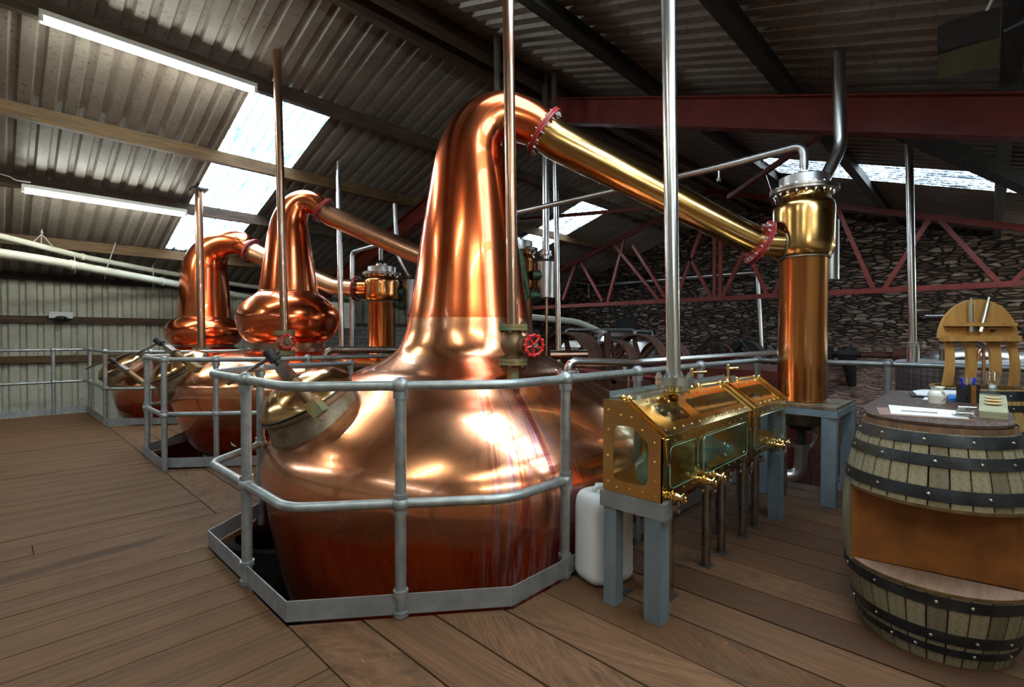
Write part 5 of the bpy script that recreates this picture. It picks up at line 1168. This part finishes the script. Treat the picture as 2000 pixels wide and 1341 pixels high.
# red iron frame and boxes
a = DP(1430, 735, 7.2)
m = MB().box((7.3, 2.55, -.95), (1.5, 1.9, 3.75)); tag(m.build('grain_mill', 'red_iron'), 'dark red iron mill body behind the railing', 'machine')
m = MB().box((6.25, 4.1, -1.0), (.9, 1.5, 3.5)).box((6.9, 3.65, .78), (2.2, .08, .16)); tag(m.build('iron_stand', 'rust'), 'rusty iron frame under the belt pulleys', 'machine')
tag(MB().tube([DP(1075, 693, 6.5), DP(1147, 692, 6.5)], .06, .02, 20).build('horizontal_pipe', 'copper_dull'), 'short pinkish pipe below the widest rusty pulley', 'pipe')
tag(MB().tube([DP(1130, 722, 5.9), DP(1180, 728, 5.9), DP(1290, 738, 5.6), DP(1420, 741, 5.3)], .03, .02, 14).build('pink_pipe', 'red_beam'), 'thin red pipe running low behind the railing', 'pipe')
for px in (1228, 1242): tag(MB().cyl(DP(px, 735, 5.7), DP(px, 790, 5.7), .012, n=10).build('thin_rod', 'steel_dark'), ('left' if px == 1228 else 'right')+' thin steel rod standing below the red pipe', 'rod', 'thin rods beyond the railing')
# stainless vessels behind the pulleys
c = DP(1140, 700, 9.2); t = thing('washback', 'dark round stainless vessel behind the widest pulley', 'vessel', (c.x, c.y, LOW))
MB().lathe([(.7, LOW), (.7, 1.12), (.68, 1.15), (.4, 1.24), (.001, 1.28)], (c.x, c.y, 0), 56).build('shell', 'steel_dark', t)
c = DP(1213, 700, 11.2); t = thing('washback', 'steel vessel with a domed lid behind the spoked pulley', 'vessel', (c.x, c.y, LOW))
MB().lathe([(.75, LOW), (.75, 1.18), (.73, 1.22), (.5, 1.25)], (c.x, c.y, 0), 56).build('shell', 'steel_b', t)
MB().lathe([(.5, 1.24), (.45, 1.34), (.25, 1.42), (.001, 1.44)], (c.x, c.y, 0), 40).build('lid', 'steel', t)
for i, pts in enumerate([[(1105, 690), (1105, 643), (1238, 643), (1238, 690)], [(1184, 690), (1184, 645), (1240, 645), (1240, 690)], [(1240, 690), (1242, 646), (1274, 646), (1274, 690)], [(1169, 690), (1169, 654), (1182, 654)]]):
    tag(MB().tube([DP(x, y, 9.0+i*.15) for x, y in pts], .017, .05, 10).build('guard_rail', 'galv'), ['widest', 'second', 'right hand', 'smallest, leftmost'][i]+' bent tube guard rail above the stainless vessels', 'rail', 'tube guard rails')
tag(MB().tube([DP(1035, 619, 10.5), DP(1124, 628, 10.5), DP(1150, 637, 10.5), DP(1180, 652, 10.5)], .065, .25, 16).build('grey_pipe', 'pvc'), 'pale grey pipe curving down in front of the rubble wall', 'pipe')
m = MB().tube([XPl(1060, 540, 14.0), XPl(1170, 556, 14.1), XPl(1480, 531, 14.1), XPl(1488, 690, 14.1), XPl(1530, 688, 14.1)], .07, .12, 14); tag(m.build('wall_pipe', 'steel'), 'long thin steel pipe crossing the rubble wall behind the truss', 'pipe')
p = XPl(1150, 556, 13.0); tag(MB().cyl(p, p-Vector((0, 0, .42)), .012, n=8).build('hanging_rod', 'steel'), 'thin rod between the wall pipe and the truss bottom', 'rod')
tag(MB().tube([XPl(1806, 617, 14.39), XPl(1860, 616, 14.39)], .06, .02, 12).build('short_pipe', 'steel'), 'short steel pipe on the rubble wall left of the wooden rack', 'pipe')
tag(MB().sweep([XPl(1193, 585, 14.43), XPl(1195, 605, 14.43), XPl(1201, 624, 14.43), XPl(1214, 642, 14.43)], .02, 8).build('cable', 'black_pl'), 'black cable curving down the rubble wall', 'cable')
# line shaft on the wall
y0, y1 = XPl(1600, 692, 14.1), XPl(1800, 694, 14.1)
a_ = DP(1425, 760, 9.5)
tag(MB().box((9.8, 3.3, -.95), (1.5, 1.6, 3.2)).build('iron_stand', 'rust'), 'rusty iron stand carrying the dark flywheels by the stone wall', 'machine')
ls = thing('line_shaft', 'old rusty line shaft running along the stone wall behind the railing', 'shaft', y0)
MB().cyl(y0, y1, .07, n=16).build('shaft', 'rust', ls)
MB().cyl(XPl(1608, 692, 14.1), XPl(1626, 692, 14.1), .18, n=28).build('drum', 'black_iron', ls)
a = XPl(1655, 692, 14.1); MB().cyl(a-Vector((0, .18, 0)), a+Vector((0, .18, 0)), .15, n=8).cyl(a-Vector((0, .28, 0)), a+Vector((0, .28, 0)), .09, n=6).cyl(a+Vector((0, .0, 0)), a+Vector((0, 0, .2)), .1, n=8).build('bearing', 'black_iron', ls)
a = XPl(1760, 693, 14.1); MB().cyl(a-Vector((0, .14, 0)), a+Vector((0, .14, 0)), .14, n=16).build('coupling', 'rust', ls)
MB().sweep([XPl(1655, 705, 14.15), XPl(1661, 722, 14.25), XPl(1664, 752, 14.4)], [.15, .12, .09], 8).box(XPl(1659, 715, 14.38), (.2, .2, .3)).build('bracket', 'black_iron', ls)
a, b_ = XPl(1612, 744, 14.2), XPl(1640, 743, 14.2); tag(MB().cyl(a, b_, .03, n=8).cyl(b_, b_-Vector((0, .12, 0)), .11, n=8).build('tie_bolt', 'rust'), 'rusty tie bolt in the limewashed wall below the line shaft', 'bolt')
a, b_ = XPl(1615, 790, 13.9), XPl(1800, 800, 13.9); tag(MB().box((13.9, (a.y+b_.y)/2, -.9), (.5, 3.4, .5)).build('wall_ledge', 'red_iron'), 'dark red ledge at the foot of the limewashed wall', 'ledge')
# ================================================================== left wall services
def on(px, py, Y): return YPl(px, py, Y)
t = thing('drain_pipe', 'thinner upper cream plastic pipe under the eaves', 'pipe', on(83, 482, 10.7), 'cream pipes along the left wall')
up = [on(-60, 446, 10.2), on(83, 482, 10.7), on(161, 501.5, 11.1), on(298, 528, 11.8), on(480, 558, 12.3), on(720, 587, 12.4)]
MB().sweep(up, .048, 16).build('pipe', 'pvc', t)
for px, py, Y_ in ((161, 501.5, 11.1), (322, 532, 11.9)): p = on(px, py, Y_); MB().cyl(p-Vector((.03, 0, -.008)), p+Vector((.03, 0, -.008)), .058, n=20).build('coupling', 'pvc', t)
t = thing('drain_pipe', 'thicker lower cream plastic pipe under the eaves', 'pipe', on(83, 505, 10.4), 'cream pipes along the left wall')
lo_ = [on(-60, 485, 9.9), on(83, 507, 10.4), on(140, 517, 10.7), on(352, 556, 11.8), on(500, 583, 12.2)]
MB().sweep(lo_, .068, 18).build('pipe', 'pvc', t)
for px, py, Y_ in ((140, 517, 10.7), (316, 549.5, 11.6)): p = on(px, py, Y_); MB().cyl(p-Vector((.04, 0, -.012)), p+Vector((.04, 0, -.012)), .079, n=20).build('coupling', 'pvc', t)
for i, (a, b_, l) in enumerate((((82, 447), (80, 480), 'first knotted wire sling holding the upper cream pipe'), ((226, 473), (205, 535), 'long single wire tied down to the lower cream pipe'), ((299, 522), (300, 552), 'short wire sling near the farthest still'), ((146, 500), (146, 524), 'steel clip at the joint of the lower cream pipe'))):
    yy_ = (10.7, 11.1, 11.65, 10.7)[i]; p, q = on(*a, yy_), on(*b_, yy_); m = MB().cyl(p, q, .008, n=6)
    if i == 0: m.cyl(p+(q-p)*.3, q+Vector((.14, 0, 0)), .008, n=6).cyl(p+(q-p)*.3, q-Vector((.12, 0, 0)), .008, n=6).ball(p+(q-p)*.2, .022, 8)
    if i > 0: m.ring(q, (1, 0, 0), .085 if i != 3 else .08, .006, 20, 6)
    tag(m.build('wire_hanger', 'string', org=p), l, 'hanger', 'wire hangers of the cream pipes')
c = on(119, 617, 12.82); t = thing('emergency_light', 'small grey emergency light on the dark wall rail', 'light', c)
MB().box(c+Vector((0, 0, .02)), (.34, .08, .12)).build('housing', 'white_d', t); MB().lathe([(.10, 0), (.09, .05), (.05, .08), (.001, .085)], c-Vector((0, .03, .05)), 24, axis=(0, -.6, -1)).build('lens', 'black_pl', t)
p = c+Vector((-.17, 0, .02)); tag(MB().tube([p-Vector((.3, -.03, .02)), p, ], .006, .02, 6).build('cable', 'white_d'), 'thin cable stub left of the emergency light', 'cable')
p, q = on(12, 335, 9.4), on(52, 352, 9.4)
tag(MB().tube([on(-20, 334, 9.4), on(20, 345, 9.4), on(30, 352, 9.4), on(60, 356, 9.4)], .008, .05, 6).build('lamp_cable', 'white_d'), 'white cable feeding the lower fluorescent lamp at the left edge', 'cable')
a, b_ = on(318, 484, 12.0), on(292, 530, 12.0); tag(MB().beam(a, b_, .07, .03).build('roof_strap', 'galv_flat'), 'grey flat strap slanting down from the lowest purlin', 'strap')
# electrical cabinet with pipes behind the distant condenser
a = DP(662, 616, 11.0); tag(MB().box((a.x, a.y, a.z), (.5, .5, .55)).build('wall_cabinet', 'pvc'), 'beige cabinet above the block wall left of the distant condenser', 'cabinet')
# shallow tub under middle still and ducting seen through the deck opening
p = G(455, 905, -.35); tag(MB().lathe([(.28, 0), (.30, .01), (.30, .05), (.28, .05), (.27, .02), (.001, .015)], p+Vector((.25, -.0, 0)), 36).build('drip_tray', 'rust'), 'rusty round tray in the gap beside the middle still', 'tray')
p = Vector((1.3, 2.75, -1.7)); tag(MB().lathe([(.30, 0), (.30, .75), (.28, .8), (.001, .82)], p, 36).build('plastic_drum', 'steel_b'), 'grey drum below the deck seen through the gap left of the nearest still', 'drum')
for i, (x, y) in enumerate(((1.15, 3.75), (1.1, 2.0))):
    pass
# support skirts of the pots down to the ground
for i, (S, r) in enumerate(((S1, .95), (S2, .8), (S3, .8))):
    tag(MB().lathe([(r, LOW), (r, -1.36), (r-.12, -1.36), (r-.12, LOW)], (S[0], S[1], 0), 48).build('brick_setting', 'concrete', org=(S[0], S[1], LOW)), ['round base under the nearest still below the deck', 'round base under the middle still below the deck', 'round base under the farthest still below the deck'][i], 'base')
for o in list(bpy.data.objects):
    if 'org' in o.keys(): del o['org']
